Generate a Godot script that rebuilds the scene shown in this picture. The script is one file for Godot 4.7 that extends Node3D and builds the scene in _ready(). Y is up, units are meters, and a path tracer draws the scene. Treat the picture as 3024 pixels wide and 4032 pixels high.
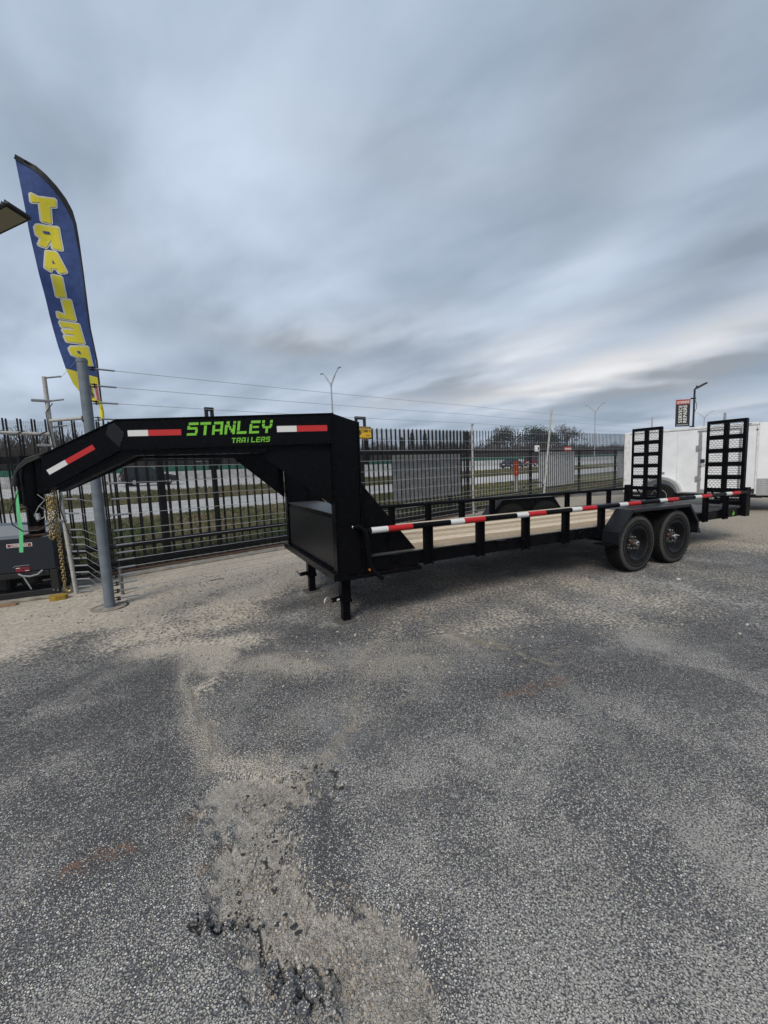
extends Node3D
# ---------------------------------------------------------------- state
var mats := {}
var names := {}
var rng := RandomNumberGenerator.new()
var mtx := Mutex.new()
var chunks := {}
# fence frame: FA + FD * s (to the right along the fence) + FN * n (away from the lot)
const FA := Vector3(-4.007, 0, -6.843)
const FD := Vector3(0.757, 0, -0.6534)
const FN := Vector3(-0.6534, 0, -0.757)
# ---------------------------------------------------------------- small helpers
func lin(r: float, g: float, b: float) -> Color:
	return Color(r, g, b).linear_to_srgb()

func m(key: String, c: Color, rough := 0.6, metal := 0.0) -> StandardMaterial3D:
	if mats.has(key):
		return mats[key]
	var a := StandardMaterial3D.new()
	a.resource_name = key
	a.albedo_color = c
	a.roughness = rough
	a.metallic = metal
	mats[key] = a
	return a

func nm(called: String, parent: Node) -> String:
	var k := str(parent.get_instance_id()) + called
	var n: int = names.get(k, -1) + 1
	names[k] = n
	return called if n == 0 else "%s_%03d" % [called, n]

func tag(o: Node, label: String, category: String, group := "", kind := "") -> Node:
	if label: o.set_meta("label", label)
	if category: o.set_meta("category", category)
	if group: o.set_meta("group", group)
	if kind: o.set_meta("kind", kind)
	return o

func thing(called: String, label: String, category: String, xf := Transform3D.IDENTITY, group := "") -> Node3D:
	var o := Node3D.new()
	o.name = nm(called, self)
	add_child(o, true)
	o.transform = xf
	tag(o, label, category, group)
	return o

func sn() -> SurfaceTool:
	var st := SurfaceTool.new()
	st.begin(Mesh.PRIMITIVE_TRIANGLES)
	return st

func part(called: String, st, mat: Material, parent: Node = null, xf := Transform3D.IDENTITY) -> MeshInstance3D:
	var o := MeshInstance3D.new()
	if parent == null: parent = self
	o.name = nm(called, parent)
	o.mesh = st.commit() if st is SurfaceTool else st
	o.material_override = mat
	parent.add_child(o, true)
	o.transform = xf
	return o

func struct(called: String, st, mat: Material) -> MeshInstance3D:
	var o := part(called, st, mat)
	o.set_meta("kind", "structure")
	return o

func copy(o: Node3D, xf: Transform3D, label := "", base := "") -> Node3D:
	var c: Node3D = o.duplicate()
	c.name = nm(base if base else str(o.name), o.get_parent())
	o.get_parent().add_child(c, true)
	c.transform = xf
	if label: c.set_meta("label", label)
	return c

func tri(st: SurfaceTool, a: Vector3, b: Vector3, c: Vector3, n: Vector3) -> void:
	var g := (b - a).cross(c - a)
	if g.dot(n) > 0.0:
		var t := b
		b = c
		c = t
		g = -g
	var u := -g.normalized()
	st.set_normal(u); st.set_uv(Vector2.ZERO); st.add_vertex(a)
	st.set_normal(u); st.set_uv(Vector2.ZERO); st.add_vertex(b)
	st.set_normal(u); st.set_uv(Vector2.ZERO); st.add_vertex(c)

func quad(st: SurfaceTool, a: Vector3, b: Vector3, c: Vector3, d: Vector3, n: Vector3) -> void:
	tri(st, a, b, c, n)
	tri(st, a, c, d, n)

# box between two corners, edges bevelled by bv
func bx(st: SurfaceTool, lo: Vector3, hi: Vector3, bv := 0.0, xf := Transform3D.IDENTITY) -> void:
	var c := (lo + hi) * 0.5
	var h := (hi - lo).abs() * 0.5
	bv = minf(bv, minf(h.x, minf(h.y, h.z)) * 0.9)
	for ax in 3:
		var u := (ax + 1) % 3
		var v := (ax + 2) % 3
		for s in [-1.0, 1.0]:
			var n := Vector3.ZERO
			n[ax] = s
			var p: Array[Vector3] = []
			for k in [[-1, -1], [1, -1], [1, 1], [-1, 1]]:
				var q := c
				q[ax] += s * h[ax]
				q[u] += k[0] * (h[u] - bv)
				q[v] += k[1] * (h[v] - bv)
				p.append(xf * q)
			quad(st, p[0], p[1], p[2], p[3], xf.basis * n)
	if bv <= 0.0:
		return
	for ax in 3:
		var u := (ax + 1) % 3
		var v := (ax + 2) % 3
		for su in [-1.0, 1.0]:
			for sv in [-1.0, 1.0]:
				var n := Vector3.ZERO
				n[u] = su
				n[v] = sv
				var p: Array[Vector3] = []
				for e in [-1.0, 1.0]:
					for w in ([0, 1] if e < 0 else [1, 0]):
						var q := c
						q[ax] += e * (h[ax] - bv)
						q[u] += su * (h[u] - (0.0 if w == 0 else bv))
						q[v] += sv * (h[v] - (bv if w == 0 else 0.0))
						p.append(xf * q)
				quad(st, p[0], p[1], p[2], p[3], xf.basis * n)
	for sx in [-1.0, 1.0]:
		for sy in [-1.0, 1.0]:
			for sz in [-1.0, 1.0]:
				var a := c + Vector3(sx * h.x, sy * (h.y - bv), sz * (h.z - bv))
				var b := c + Vector3(sx * (h.x - bv), sy * h.y, sz * (h.z - bv))
				var d := c + Vector3(sx * (h.x - bv), sy * (h.y - bv), sz * h.z)
				tri(st, xf * a, xf * b, xf * d, xf.basis * Vector3(sx, sy, sz))

func box(lo: Vector3, hi: Vector3, bv := 0.0) -> SurfaceTool:
	var st := sn()
	bx(st, lo, hi, bv)
	return st

# swept tube with smooth sides
func tube(st: SurfaceTool, pts: Array, r, sides := 8, caps := true, closed := false) -> void:
	var n := pts.size()
	var rings := []
	var t0: Vector3 = (pts[1] - pts[0]).normalized()
	var up := Vector3.UP if absf(t0.y) < 0.9 else Vector3.RIGHT
	var nv := t0.cross(up).normalized()
	for i in n:
		var t: Vector3
		if closed:
			t = (pts[(i + 1) % n] - pts[(i + n - 1) % n]).normalized()
		elif i == 0:
			t = t0
		elif i == n - 1:
			t = (pts[i] - pts[i - 1]).normalized()
		else:
			t = ((pts[i + 1] - pts[i]).normalized() + (pts[i] - pts[i - 1]).normalized()).normalized()
		nv = (nv - t * nv.dot(t)).normalized()
		var bv := t.cross(nv)
		var ring := []
		var rr: float = r[i] if r is Array else r
		for k in sides:
			var a := TAU * k / sides
			var d := nv * cos(a) + bv * sin(a)
			ring.append([pts[i] + d * rr, d])
		rings.append(ring)
	for i in (n if closed else n - 1):
		var p: Array = rings[i]
		var q: Array = rings[(i + 1) % n]
		for k in sides:
			var k2 := (k + 1) % sides
			_sm(st, p[k], q[k], q[k2])
			_sm(st, p[k], q[k2], p[k2])
	if caps and not closed:
		for e in [0, n - 1]:
			var out: Vector3 = (pts[0] - pts[1]) if e == 0 else (pts[n - 1] - pts[n - 2])
			var ring: Array = rings[e]
			for k in range(1, sides - 1):
				tri(st, ring[0][0], ring[k][0], ring[k + 1][0], out)

func _sm(st: SurfaceTool, a: Array, b: Array, c: Array) -> void:
	var g: Vector3 = (b[0] - a[0]).cross(c[0] - a[0])
	if g.dot(a[1] + b[1] + c[1]) > 0.0:
		var t := b
		b = c
		c = t
	for v in [a, b, c]:
		st.set_normal(v[1])
		st.set_uv(Vector2.ZERO)
		st.add_vertex(v[0])

func rod(a: Vector3, b: Vector3, r: float, sides := 8) -> SurfaceTool:
	var st := sn()
	tube(st, [a, b], r, sides)
	return st

# polygon in x,y extruded from z0 to z1
func prism(st: SurfaceTool, poly: PackedVector2Array, z0: float, z1: float, xf := Transform3D.IDENTITY) -> void:
	var ix := Geometry2D.triangulate_polygon(poly)
	for i in range(0, ix.size(), 3):
		for z in [z0, z1]:
			tri(st, xf * Vector3(poly[ix[i]].x, poly[ix[i]].y, z), xf * Vector3(poly[ix[i + 1]].x, poly[ix[i + 1]].y, z), xf * Vector3(poly[ix[i + 2]].x, poly[ix[i + 2]].y, z), xf.basis * Vector3(0, 0, 1 if (z == z1) == (z1 > z0) else -1))
	var cw := Geometry2D.is_polygon_clockwise(poly)
	for i in poly.size():
		var a := poly[i]
		var b := poly[(i + 1) % poly.size()]
		var e := (b - a)
		var n2 := Vector2(e.y, -e.x) if not cw else Vector2(-e.y, e.x)
		quad(st, xf * Vector3(a.x, a.y, z0), xf * Vector3(b.x, b.y, z0), xf * Vector3(b.x, b.y, z1), xf * Vector3(a.x, a.y, z1), xf.basis * Vector3(n2.x, n2.y, 0))

func pv(a: Array) -> PackedVector2Array:
	var p := PackedVector2Array()
	for i in range(0, a.size(), 2):
		p.append(Vector2(a[i], a[i + 1]))
	return p

# surface of revolution about local z: profile of (z, r)
func lathe(st: SurfaceTool, prof: Array, seg: int, xf := Transform3D.IDENTITY) -> void:
	for i in prof.size() - 1:
		var p: Vector2 = prof[i]
		var q: Vector2 = prof[i + 1]
		var d := q - p
		var n2 := Vector2(-d.y, d.x).normalized()      # (z, r) normal, outward for profiles that run towards +z
		for k in seg:
			var a := TAU * k / seg
			var b := TAU * (k + 1) / seg
			var f := func(v: Vector2, t: float) -> Array:
				return [xf * Vector3(cos(t) * v.y, sin(t) * v.y, v.x), (xf.basis * Vector3(cos(t) * n2.y, sin(t) * n2.y, n2.x)).normalized()]
			var A: Array = f.call(p, a)
			var B: Array = f.call(q, a)
			var C: Array = f.call(q, b)
			var E: Array = f.call(p, b)
			if q.y > 1e-5: _sm(st, A, B, C)
			if p.y > 1e-5: _sm(st, A, C, E)

func fp(s: float, y: float, n: float) -> Vector3:
	return FA + FD * s + FN * n + Vector3(0, y, 0)

func fence_xf(s := 0.0, y := 0.0, n := 0.0) -> Transform3D:     # x along the fence, y up, z towards the lot
	return Transform3D(Basis(FD, Vector3.UP, -FN), fp(s, y, n))

func hy(y: float, s: float) -> float:
	return y * (1.0 + 0.0048 * maxf(s, 0.0))

func text(parent: Node, called: String, s: String, size: float, mat: Material, xf: Transform3D, depth := 0.004, font := "Droid Sans", bold := true) -> MeshInstance3D:
	var f := SystemFont.new()
	f.font_names = PackedStringArray([font])
	f.font_weight = 700 if bold else 400
	var t := TextMesh.new()
	t.text = s
	t.font = f
	t.font_size = 64
	t.pixel_size = size / 64.0
	t.depth = depth
	t.curve_step = 2.0
	return part(called, t, mat, parent, xf)

# ---------------------------------------------------------------- textures
func threads(rows: int, fn: Callable, bytes_per_row: int) -> PackedByteArray:
	chunks = {}
	var n := 16
	var id := WorkerThreadPool.add_group_task(func(k: int):
		var r0 := rows * k / n
		var r1 := rows * (k + 1) / n
		var b := PackedByteArray()
		b.resize((r1 - r0) * bytes_per_row)
		for r in range(r0, r1):
			b = fn.call(r, b, (r - r0) * bytes_per_row)
		mtx.lock()
		chunks[k] = b
		mtx.unlock(), n)
	WorkerThreadPool.wait_for_group_task_completion(id)
	var out := PackedByteArray()
	for k in n:
		out.append_array(chunks[k])
	return out

func noise(seed_: int, freq: float, oct := 4, type := FastNoiseLite.TYPE_SIMPLEX_SMOOTH) -> FastNoiseLite:
	var n := FastNoiseLite.new()
	n.seed = seed_
	n.frequency = freq
	n.noise_type = type
	n.fractal_octaves = oct
	n.fractal_type = FastNoiseLite.FRACTAL_FBM if oct > 1 else FastNoiseLite.FRACTAL_NONE
	return n

func srgb8(l: float) -> int:
	l = clampf(l, 0.0, 1.0)
	return int(round(255.0 * (l * 12.92 if l < 0.0031308 else 1.055 * pow(l, 1.0 / 2.4) - 0.055)))

func noise_tex(seed_: int, freq: float, lo: float, hi: float, size := 256, oct := 4) -> NoiseTexture2D:
	var t := NoiseTexture2D.new()
	t.width = size
	t.height = size
	t.seamless = true
	t.noise = noise(seed_, freq, oct)
	var g := Gradient.new()
	g.set_color(0, Color(lo, lo, lo))
	g.set_color(1, Color(hi, hi, hi))
	t.color_ramp = g
	return t

func weather(a: StandardMaterial3D, tex: Texture2D, scale: float, rough_tex: Texture2D = null) -> StandardMaterial3D:
	a.albedo_texture = tex
	a.uv1_triplanar = true
	a.uv1_scale = Vector3.ONE * scale
	if rough_tex: a.roughness_texture = rough_tex
	return a

# sky: one sheet of cloud looked up on a plane overhead, with the thicker and thinner places of the day
const SKY := ["b -17.8 36.3 20.0 -3.9 -5.0 -8.6 0.055", "b -37.8 18.4 11.2 1.7 -1.0 -8.9 0.05", "b 11.4 20.6 20.9 1.3 1.6 -5.7 0.06", "b 32.0 24.5 10.3 2.7 1.4 -3.4 0.055", "b 22.5 19.1 10.7 3.1 1.2 -3.0 0.065", "w 29.1 10.6 13.2 -0.2 0.3 -2.3 0.22", "w 19.9 14.2 12.2 0.2 0.4 -2.1 0.12", "w 41.6 13.3 5.7 1.1 0.8 -2.6 0.10", "g -7.7 15.9 15.9 -1.3 -0.2 -2.6 -0.085", "g 33.3 7.7 12.0 0.2 0.2 -1.4 -0.12", "g 30.8 34.9 10.5 0.6 4.3 -7.0 -0.06", "g 6.0 34.5 14.2 -3.6 -1.1 -3.3 -0.03", "g -29.8 28.3 8.7 -3.0 -1.6 -2.3 -0.02", "g 38.5 19.0 4.9 2.3 1.3 -2.4 -0.05", "w 5.3 17.7 11.8 -1.1 -0.1 -1.9 0.06", "g 11.2 9.7 14.0 -0.6 0.0 -1.2 -0.07", "b -29.4 9.6 16.0 0.4 -0.2 -2.6 0.05", "w 39.1 4.8 6.8 -0.1 0.1 -1.0 0.12"]

func sky_texture() -> ImageTexture:
	var W := 2048
	var H := 1024
	var n1 := noise(11, 0.62, 4)
	var n2 := noise(12, 0.35, 2)
	var n3 := noise(13, 1.7, 6)
	var blobs := []
	for s in SKY:
		var f: PackedStringArray = s.split(" ")
		var A := Vector2(float(f[3]), float(f[4]))
		var B := Vector2(float(f[5]), float(f[6]))
		blobs.append([f[0], Vector2(float(f[1]), float(f[2])), A / A.length_squared(), B / B.length_squared(), float(f[7])])
	var rows := H / 2
	var fn := func(r: int, b: PackedByteArray, at: int) -> PackedByteArray:
		var el := (0.5 - (r + 0.5) / H) * PI
		var eld := rad_to_deg(el)
		var dy := sin(el)
		for x in W:
			var az := wrapf((x + 0.5) / W * TAU, -PI, PI)           # the left edge of the sheet lies towards -z
			var azd := rad_to_deg(az)
			var p := Vector2(sin(az), -cos(az)) * cos(el) / (dy + 0.13)
			var q := p.rotated(0.86)            # streaks run towards the right of the far horizon
			var wv := n2.get_noise_2d(q.x * 1.3 + 40.0, q.y * 0.9)
			var a := n1.get_noise_2d(q.x * 1.05 + wv * 0.25, q.y * 0.50 + wv * 0.2)
			var c := n3.get_noise_2d(q.x * 1.1 + a * 0.2, q.y * 0.62)
			var v := 0.0
			var warm := 0.0
			var jx := a * 5.0 + c * 3.0
			var jy := c * 2.0 + a * 1.6
			for bl in blobs:
				var d: Vector2 = Vector2(azd + jx, eld + jy) - bl[1]
				if absf(d.x) > 50.0: continue
				var u := d.dot(bl[2])
				var w := d.dot(bl[3])
				var g := exp(-1.1 * (u * u + w * w)) * (1.0 + 0.9 * a)
				v += bl[4] * g
				if bl[0] != "b": warm += absf(bl[4]) * g
			var t := clampf(0.28 + 0.32 * a + 0.30 * c + 0.08 * wv + v * 2.8, 0.0, 1.3)
			var hz := exp(-maxf(eld, 0.0) / 7.0)
			var col := Color(0.232, 0.300, 0.385).lerp(Color(0.64, 0.735, 0.885), t)
			col = col.lerp(Color(col.get_luminance() * 1.01, col.get_luminance() * 1.0, col.get_luminance() * 1.0), clampf(warm * 4.0, 0.0, 0.9))
			col = col.lerp(Color(0.58, 0.64, 0.71), hz * 0.3)
			b[at + x * 3] = srgb8(col.r)
			b[at + x * 3 + 1] = srgb8(col.g)
			b[at + x * 3 + 2] = srgb8(col.b)
		return b
	var d := threads(rows, fn, W * 3)
	var low := PackedByteArray()
	low.resize(W * 3 * (H - rows))
	low.fill(110)
	d.append_array(low)
	return ImageTexture.create_from_image(Image.create_from_data(W, H, false, Image.FORMAT_RGB8, d))

# worn asphalt: pale aggregate standing out of dark bitumen (returns colour and height)
func aggregate_textures() -> Array:
	var W := 2048
	var cell := noise(31, 1.0 / 7.6, 1, FastNoiseLite.TYPE_CELLULAR)      # 2.2 m over 2048 px: stones near 8 mm
	cell.cellular_return_type = FastNoiseLite.RETURN_CELL_VALUE
	cell.cellular_jitter = 1.0
	var edge := noise(31, 1.0 / 7.6, 1, FastNoiseLite.TYPE_CELLULAR)
	edge.cellular_return_type = FastNoiseLite.RETURN_DISTANCE2_SUB
	edge.cellular_jitter = 1.0
	var fine := noise(33, 0.22, 2)
	var broad := noise(34, 0.011, 3)
	var ca := cell.get_seamless_image(W, W).get_data()
	var ea := edge.get_seamless_image(W, W).get_data()
	var fa := fine.get_seamless_image(W, W).get_data()
	var ba := broad.get_seamless_image(W, W).get_data()
	var fn := func(r: int, b: PackedByteArray, at: int) -> PackedByteArray:
		for x in W:
			var i := r * W + x
			var cv := ca[i] / 255.0
			var e := clampf((ea[i] / 255.0 - 0.10) * 4.5, 0.0, 1.0)
			var f := fa[i] / 255.0 - 0.5
			var share := 0.31 - (ba[i] / 255.0 - 0.5) * 0.50
			var stone := smoothstep(share - 0.04, share + 0.04, cv) * smoothstep(0.22, 0.72, e + f * 0.5)
			var hue := fposmod(cv * 37.0, 1.0)
			var val := 0.16 + 0.62 * pow(fposmod(cv * 91.0, 1.0), 1.35) + f * 0.16
			var base := 0.062 + 0.035 * f + 0.09 * e * fposmod(cv * 13.0, 1.0)
			b[at + x * 4] = srgb8(lerpf(base, val * (1.0 + 0.08 * hue), stone))
			b[at + x * 4 + 1] = srgb8(lerpf(base, val * (1.0 + 0.02 * hue), stone))
			b[at + x * 4 + 2] = srgb8(lerpf(base * 1.08, val * (1.0 - 0.16 * hue), stone))
			b[at + x * 4 + 3] = int(clampf(40.0 + 170.0 * stone + 40.0 * f, 0, 255))
		return b
	var d := threads(W, fn, W * 4)
	var im := Image.create_from_data(W, W, false, Image.FORMAT_RGBA8, d)
	var h := Image.create(W, W, false, Image.FORMAT_L8)
	var hb := PackedByteArray()
	hb.resize(W * W)
	for i in W * W:
		hb[i] = d[i * 4 + 3]
	h = Image.create_from_data(W, W, false, Image.FORMAT_L8, hb)
	im.convert(Image.FORMAT_RGB8)
	return [ImageTexture.create_from_image(im), ImageTexture.create_from_image(h)]

# what lies on the asphalt: d dust, c sandy crack, p powdery stain, r rust, b bare dirt, k sealed dark patch, l worn pale patch, x open black crack (x z x z width strength)
const GROUND := [
	"d -3.64 -3.73 -3.95 -4.40 0.550 1.00", "d -4.15 -4.63 -2.57 -4.38 0.450 1.00", "d -3.52 -5.24 -2.13 -5.92 0.700 1.00", "d -2.46 -3.93 -1.78 -4.16 0.450 0.90",
	"d -1.93 -4.68 -1.38 -6.20 0.600 0.95", "d -1.60 -6.53 -0.87 -6.73 0.500 0.80", "d -1.74 -3.55 -1.35 -3.17 0.220 0.70", "d -1.07 -3.23 -0.70 -3.12 0.220 0.55",
	"d -1.38 -2.83 -1.29 -3.02 0.070 0.90", "d -0.42 -4.66 0.19 -4.94 0.300 0.35", "d 0.67 -3.62 1.17 -4.03 0.350 0.55", "d 2.39 -5.02 2.86 -4.25 0.450 0.60",
	"d 1.65 -4.57 2.16 -3.80 0.400 0.50", "d 0.98 -5.23 1.90 -4.53 0.600 0.30", "d 4.03 -5.46 4.47 -4.72 0.500 0.35", "d 4.90 -7.59 6.24 -6.63 0.800 0.70",
	"d -0.08 -3.07 0.22 -3.20 0.300 0.45", "d -0.59 -2.40 -0.32 -2.52 0.180 0.25", "d -0.63 -2.11 -0.40 -2.06 0.120 0.50", "d -2.13 -3.59 -1.38 -3.72 0.300 0.80",
	"d -1.74 -3.37 -1.00 -2.03 0.100 0.50", "d -0.94 -2.06 -0.51 -2.00 0.130 0.60", "d -1.19 -3.16 -0.52 -3.10 0.150 0.50", "d -0.30 -3.08 0.32 -4.41 0.120 0.40",
	"d 0.20 -4.14 1.92 -5.31 0.250 0.40", "d -1.35 -4.18 -0.90 -3.47 0.050 0.30", "c -1.46 -2.90 -1.14 -2.39 0.018 1.00", "c -1.14 -2.39 -1.04 -2.17 0.020 1.00",
	"c -1.04 -2.17 -1.00 -1.96 0.030 0.80", "c -0.21 -2.74 -0.29 -2.33 0.020 1.00", "c -0.29 -2.33 -0.33 -2.11 0.030 1.00", "c -0.33 -2.11 -0.46 -1.90 0.040 0.90",
	"c -0.29 -2.33 0.01 -2.50 0.020 0.60", "c 0.01 -2.50 0.43 -3.10 0.020 0.70", "c 0.43 -3.10 0.76 -3.46 0.020 0.60", "c 0.14 -4.40 0.52 -3.74 0.050 1.00",
	"c 0.52 -3.74 0.96 -3.30 0.070 1.00", "c 0.96 -3.30 1.25 -2.99 0.030 0.90", "c 1.25 -2.99 1.54 -2.86 0.020 0.60", "c 1.00 -2.97 1.55 -3.33 0.025 0.60",
	"c 1.55 -4.58 0.70 -3.56 0.020 0.30", "p -0.42 -2.38 -0.29 -2.20 0.100 0.55", "p -0.47 -2.06 -0.34 -2.21 0.100 0.45", "p -0.55 -2.49 -0.37 -2.45 0.150 0.35",
	"p -0.29 -2.09 -0.48 -1.87 0.100 0.50", "r -1.29 -1.48 -1.16 -1.58 0.045 0.80", "r -0.95 -1.66 -0.89 -1.75 0.050 0.45", "r 0.76 -2.58 1.14 -2.73 0.060 0.60",
	"r -0.73 -1.56 -0.82 -1.43 0.030 0.50", "r -0.30 -3.61 0.07 -4.60 0.050 0.25", "b -0.83 -1.83 -0.52 -1.84 0.130 1.00", "b -0.60 -1.64 -0.47 -1.47 0.140 1.00",
	"b -0.61 -1.46 -0.43 -1.31 0.170 1.00", "b -0.37 -1.31 -0.23 -1.23 0.130 1.00", "b -0.41 -1.20 -0.26 -1.13 0.120 1.00", "b -0.16 -1.14 -0.03 -0.99 0.140 0.85",
	"b -0.65 -1.30 -0.49 -1.27 0.060 1.00", "b -0.81 -1.65 -0.76 -1.75 0.050 0.70", "k -3.22 -3.69 -2.47 -3.88 0.350 0.80", "k -1.89 -3.14 -2.50 -2.85 0.400 0.60",
	"k -1.54 -4.48 -0.54 -4.85 0.350 0.75", "k -1.38 -3.72 -0.61 -3.75 0.400 0.60", "k -0.85 -2.99 -0.55 -2.83 0.250 0.40", "k -2.21 -2.32 -1.60 -2.46 0.500 0.50",
	"k -0.82 -2.41 -0.55 -2.46 0.200 0.40", "k 1.12 -3.12 1.79 -3.50 0.300 0.60", "k 1.70 -2.85 2.04 -2.63 0.500 0.50", "k 0.50 -2.75 0.96 -2.65 0.300 0.35",
	"k -0.36 -3.95 -0.04 -4.17 0.300 0.40", "k -1.23 -1.65 -1.76 -1.94 0.300 0.40", "k -0.13 -2.12 0.15 -2.35 0.300 0.35", "k 2.94 -3.83 2.84 -2.96 0.600 0.50",
	"k -0.01 -1.71 0.32 -1.83 0.200 0.35", "k 1.14 -2.12 1.50 -1.92 0.300 0.35", "k 0.32 -1.38 0.68 -1.40 0.200 0.30", "k -0.19 -1.40 -0.35 -1.86 0.100 0.60",
	"k -0.12 -1.26 -0.17 -1.49 0.060 0.60", "k 0.50 -4.71 1.92 -5.31 0.500 0.60", "x -0.76 -1.29 -0.69 -1.26 0.010 1.00", "x -0.69 -1.26 -0.64 -1.28 0.010 1.00",
	"x -0.64 -1.28 -0.55 -1.25 0.010 1.00", "x -0.55 -1.25 -0.47 -1.20 0.010 1.00", "x -0.47 -1.20 -0.41 -1.16 0.010 1.00", "x -0.41 -1.16 -0.35 -1.11 0.010 1.00",
	"x -0.35 -1.11 -0.30 -1.06 0.010 1.00", "x -0.30 -1.06 -0.24 -1.00 0.010 1.00", "x -0.39 -1.13 -0.31 -1.15 0.009 0.95", "x -0.31 -1.15 -0.27 -1.11 0.009 0.95",
	"x -0.32 -1.08 -0.25 -1.09 0.009 0.95", "x -0.36 -1.06 -0.29 -1.01 0.009 0.95", "x -0.29 -1.05 -0.23 -1.04 0.009 0.95", "x -0.41 -1.09 -0.35 -1.11 0.009 0.95",
	"x -0.33 -1.14 -0.34 -1.08 0.009 0.95", "x -0.26 -1.13 -0.21 -1.08 0.009 0.95", "x -0.60 -1.26 -0.57 -1.32 0.009 0.95", "x -0.57 -1.32 -0.60 -1.35 0.009 0.95",
	"x -0.49 -1.41 -0.48 -1.49 0.009 0.95", "x -0.48 -1.49 -0.52 -1.57 0.009 0.95", "x -0.56 -1.51 -0.54 -1.55 0.009 0.95", "x -0.32 -1.99 -0.27 -1.86 0.009 0.95",
	"x -0.80 -1.55 -0.69 -1.57 0.009 0.95", "x -0.76 -1.28 -0.72 -1.25 0.009 0.95", "l -0.68 -1.13 -0.43 -1.09 0.140 0.60", "l -0.60 -1.02 -0.36 -1.02 0.100 0.60",
	"l -0.88 -1.11 -1.15 -1.09 0.120 0.40", "l -1.82 -2.07 -1.41 -2.27 0.100 0.35", "l -2.24 -2.96 -1.98 -3.31 0.100 0.40", "l -2.35 -2.51 -2.23 -3.10 0.100 0.45",
	"l 0.08 -1.59 0.47 -1.59 0.200 0.25", "l 1.06 -1.44 1.17 -1.27 0.200 0.25", "l -0.87 -1.47 -0.81 -1.63 0.100 0.60", "l -0.83 -1.95 -0.50 -1.96 0.100 0.70",
	"l -0.11 -1.40 -0.06 -1.24 0.080 0.50", "l 0.90 -2.13 1.49 -2.26 0.300 0.25", "l 0.37 -2.09 0.81 -1.92 0.300 0.30", "l 1.18 -1.78 1.85 -1.90 0.300 0.25",
	"l 0.34 -1.16 0.74 -1.21 0.150 0.30"]

var gfeat := []
var gn := []

func ground_setup() -> void:
	for s in GROUND:
		var f: PackedStringArray = s.split(" ")
		var a := Vector2(float(f[1]), float(f[2]))
		var b := Vector2(float(f[3]), float(f[4]))
		var w := float(f[5])
		gfeat.append([f[0], a, b - a, maxf((b - a).length_squared(), 1e-6), w, float(f[6]), minf(a.y, b.y) - w * 2.2, maxf(a.y, b.y) + w * 2.2, minf(a.x, b.x) - w * 2.2, maxf(a.x, b.x) + w * 2.2])
	gn = [noise(51, 1.6, 4), noise(52, 14.0, 3), noise(53, 0.35, 3), noise(54, 95.0, 2), noise(55, 34.0, 2)]

# eight shares at a place on the ground
func cover(x: float, z: float, feats: Array, out: PackedFloat32Array) -> void:
	out.fill(0.0)
	var n0: float = gn[0].get_noise_2d(x, z)
	var n1: float = gn[1].get_noise_2d(x, z)
	var q := Vector2(x + n1 * 0.05 + n0 * 0.10, z + n1 * 0.05 - n0 * 0.09)
	for f in feats:
		if x < f[8] or x > f[9]: continue
		var w: float = f[4]
		var t := clampf((q - f[1]).dot(f[2]) / f[3], 0.0, 1.0)
		var d: float = (q - f[1] - f[2] * t).length() / w
		if f[0] == "c" or f[0] == "x":
			d += n1 * 0.5
		else:
			d += n0 * 0.55 + n1 * (0.6 if f[0] == "b" else 0.3)
		if d > 1.5: continue
		var k := "dcprbklx".find(f[0])
		var soft := 0.35
		if f[0] == "b": soft = 0.62
		elif f[0] == "c" or f[0] == "x": soft = 0.3
		else: soft = 0.05
		var g: float = f[5] * (1.0 - smoothstep(soft, 1.45 if soft < 0.5 else 1.0, d))
		out[k] = maxf(out[k], g)

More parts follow.
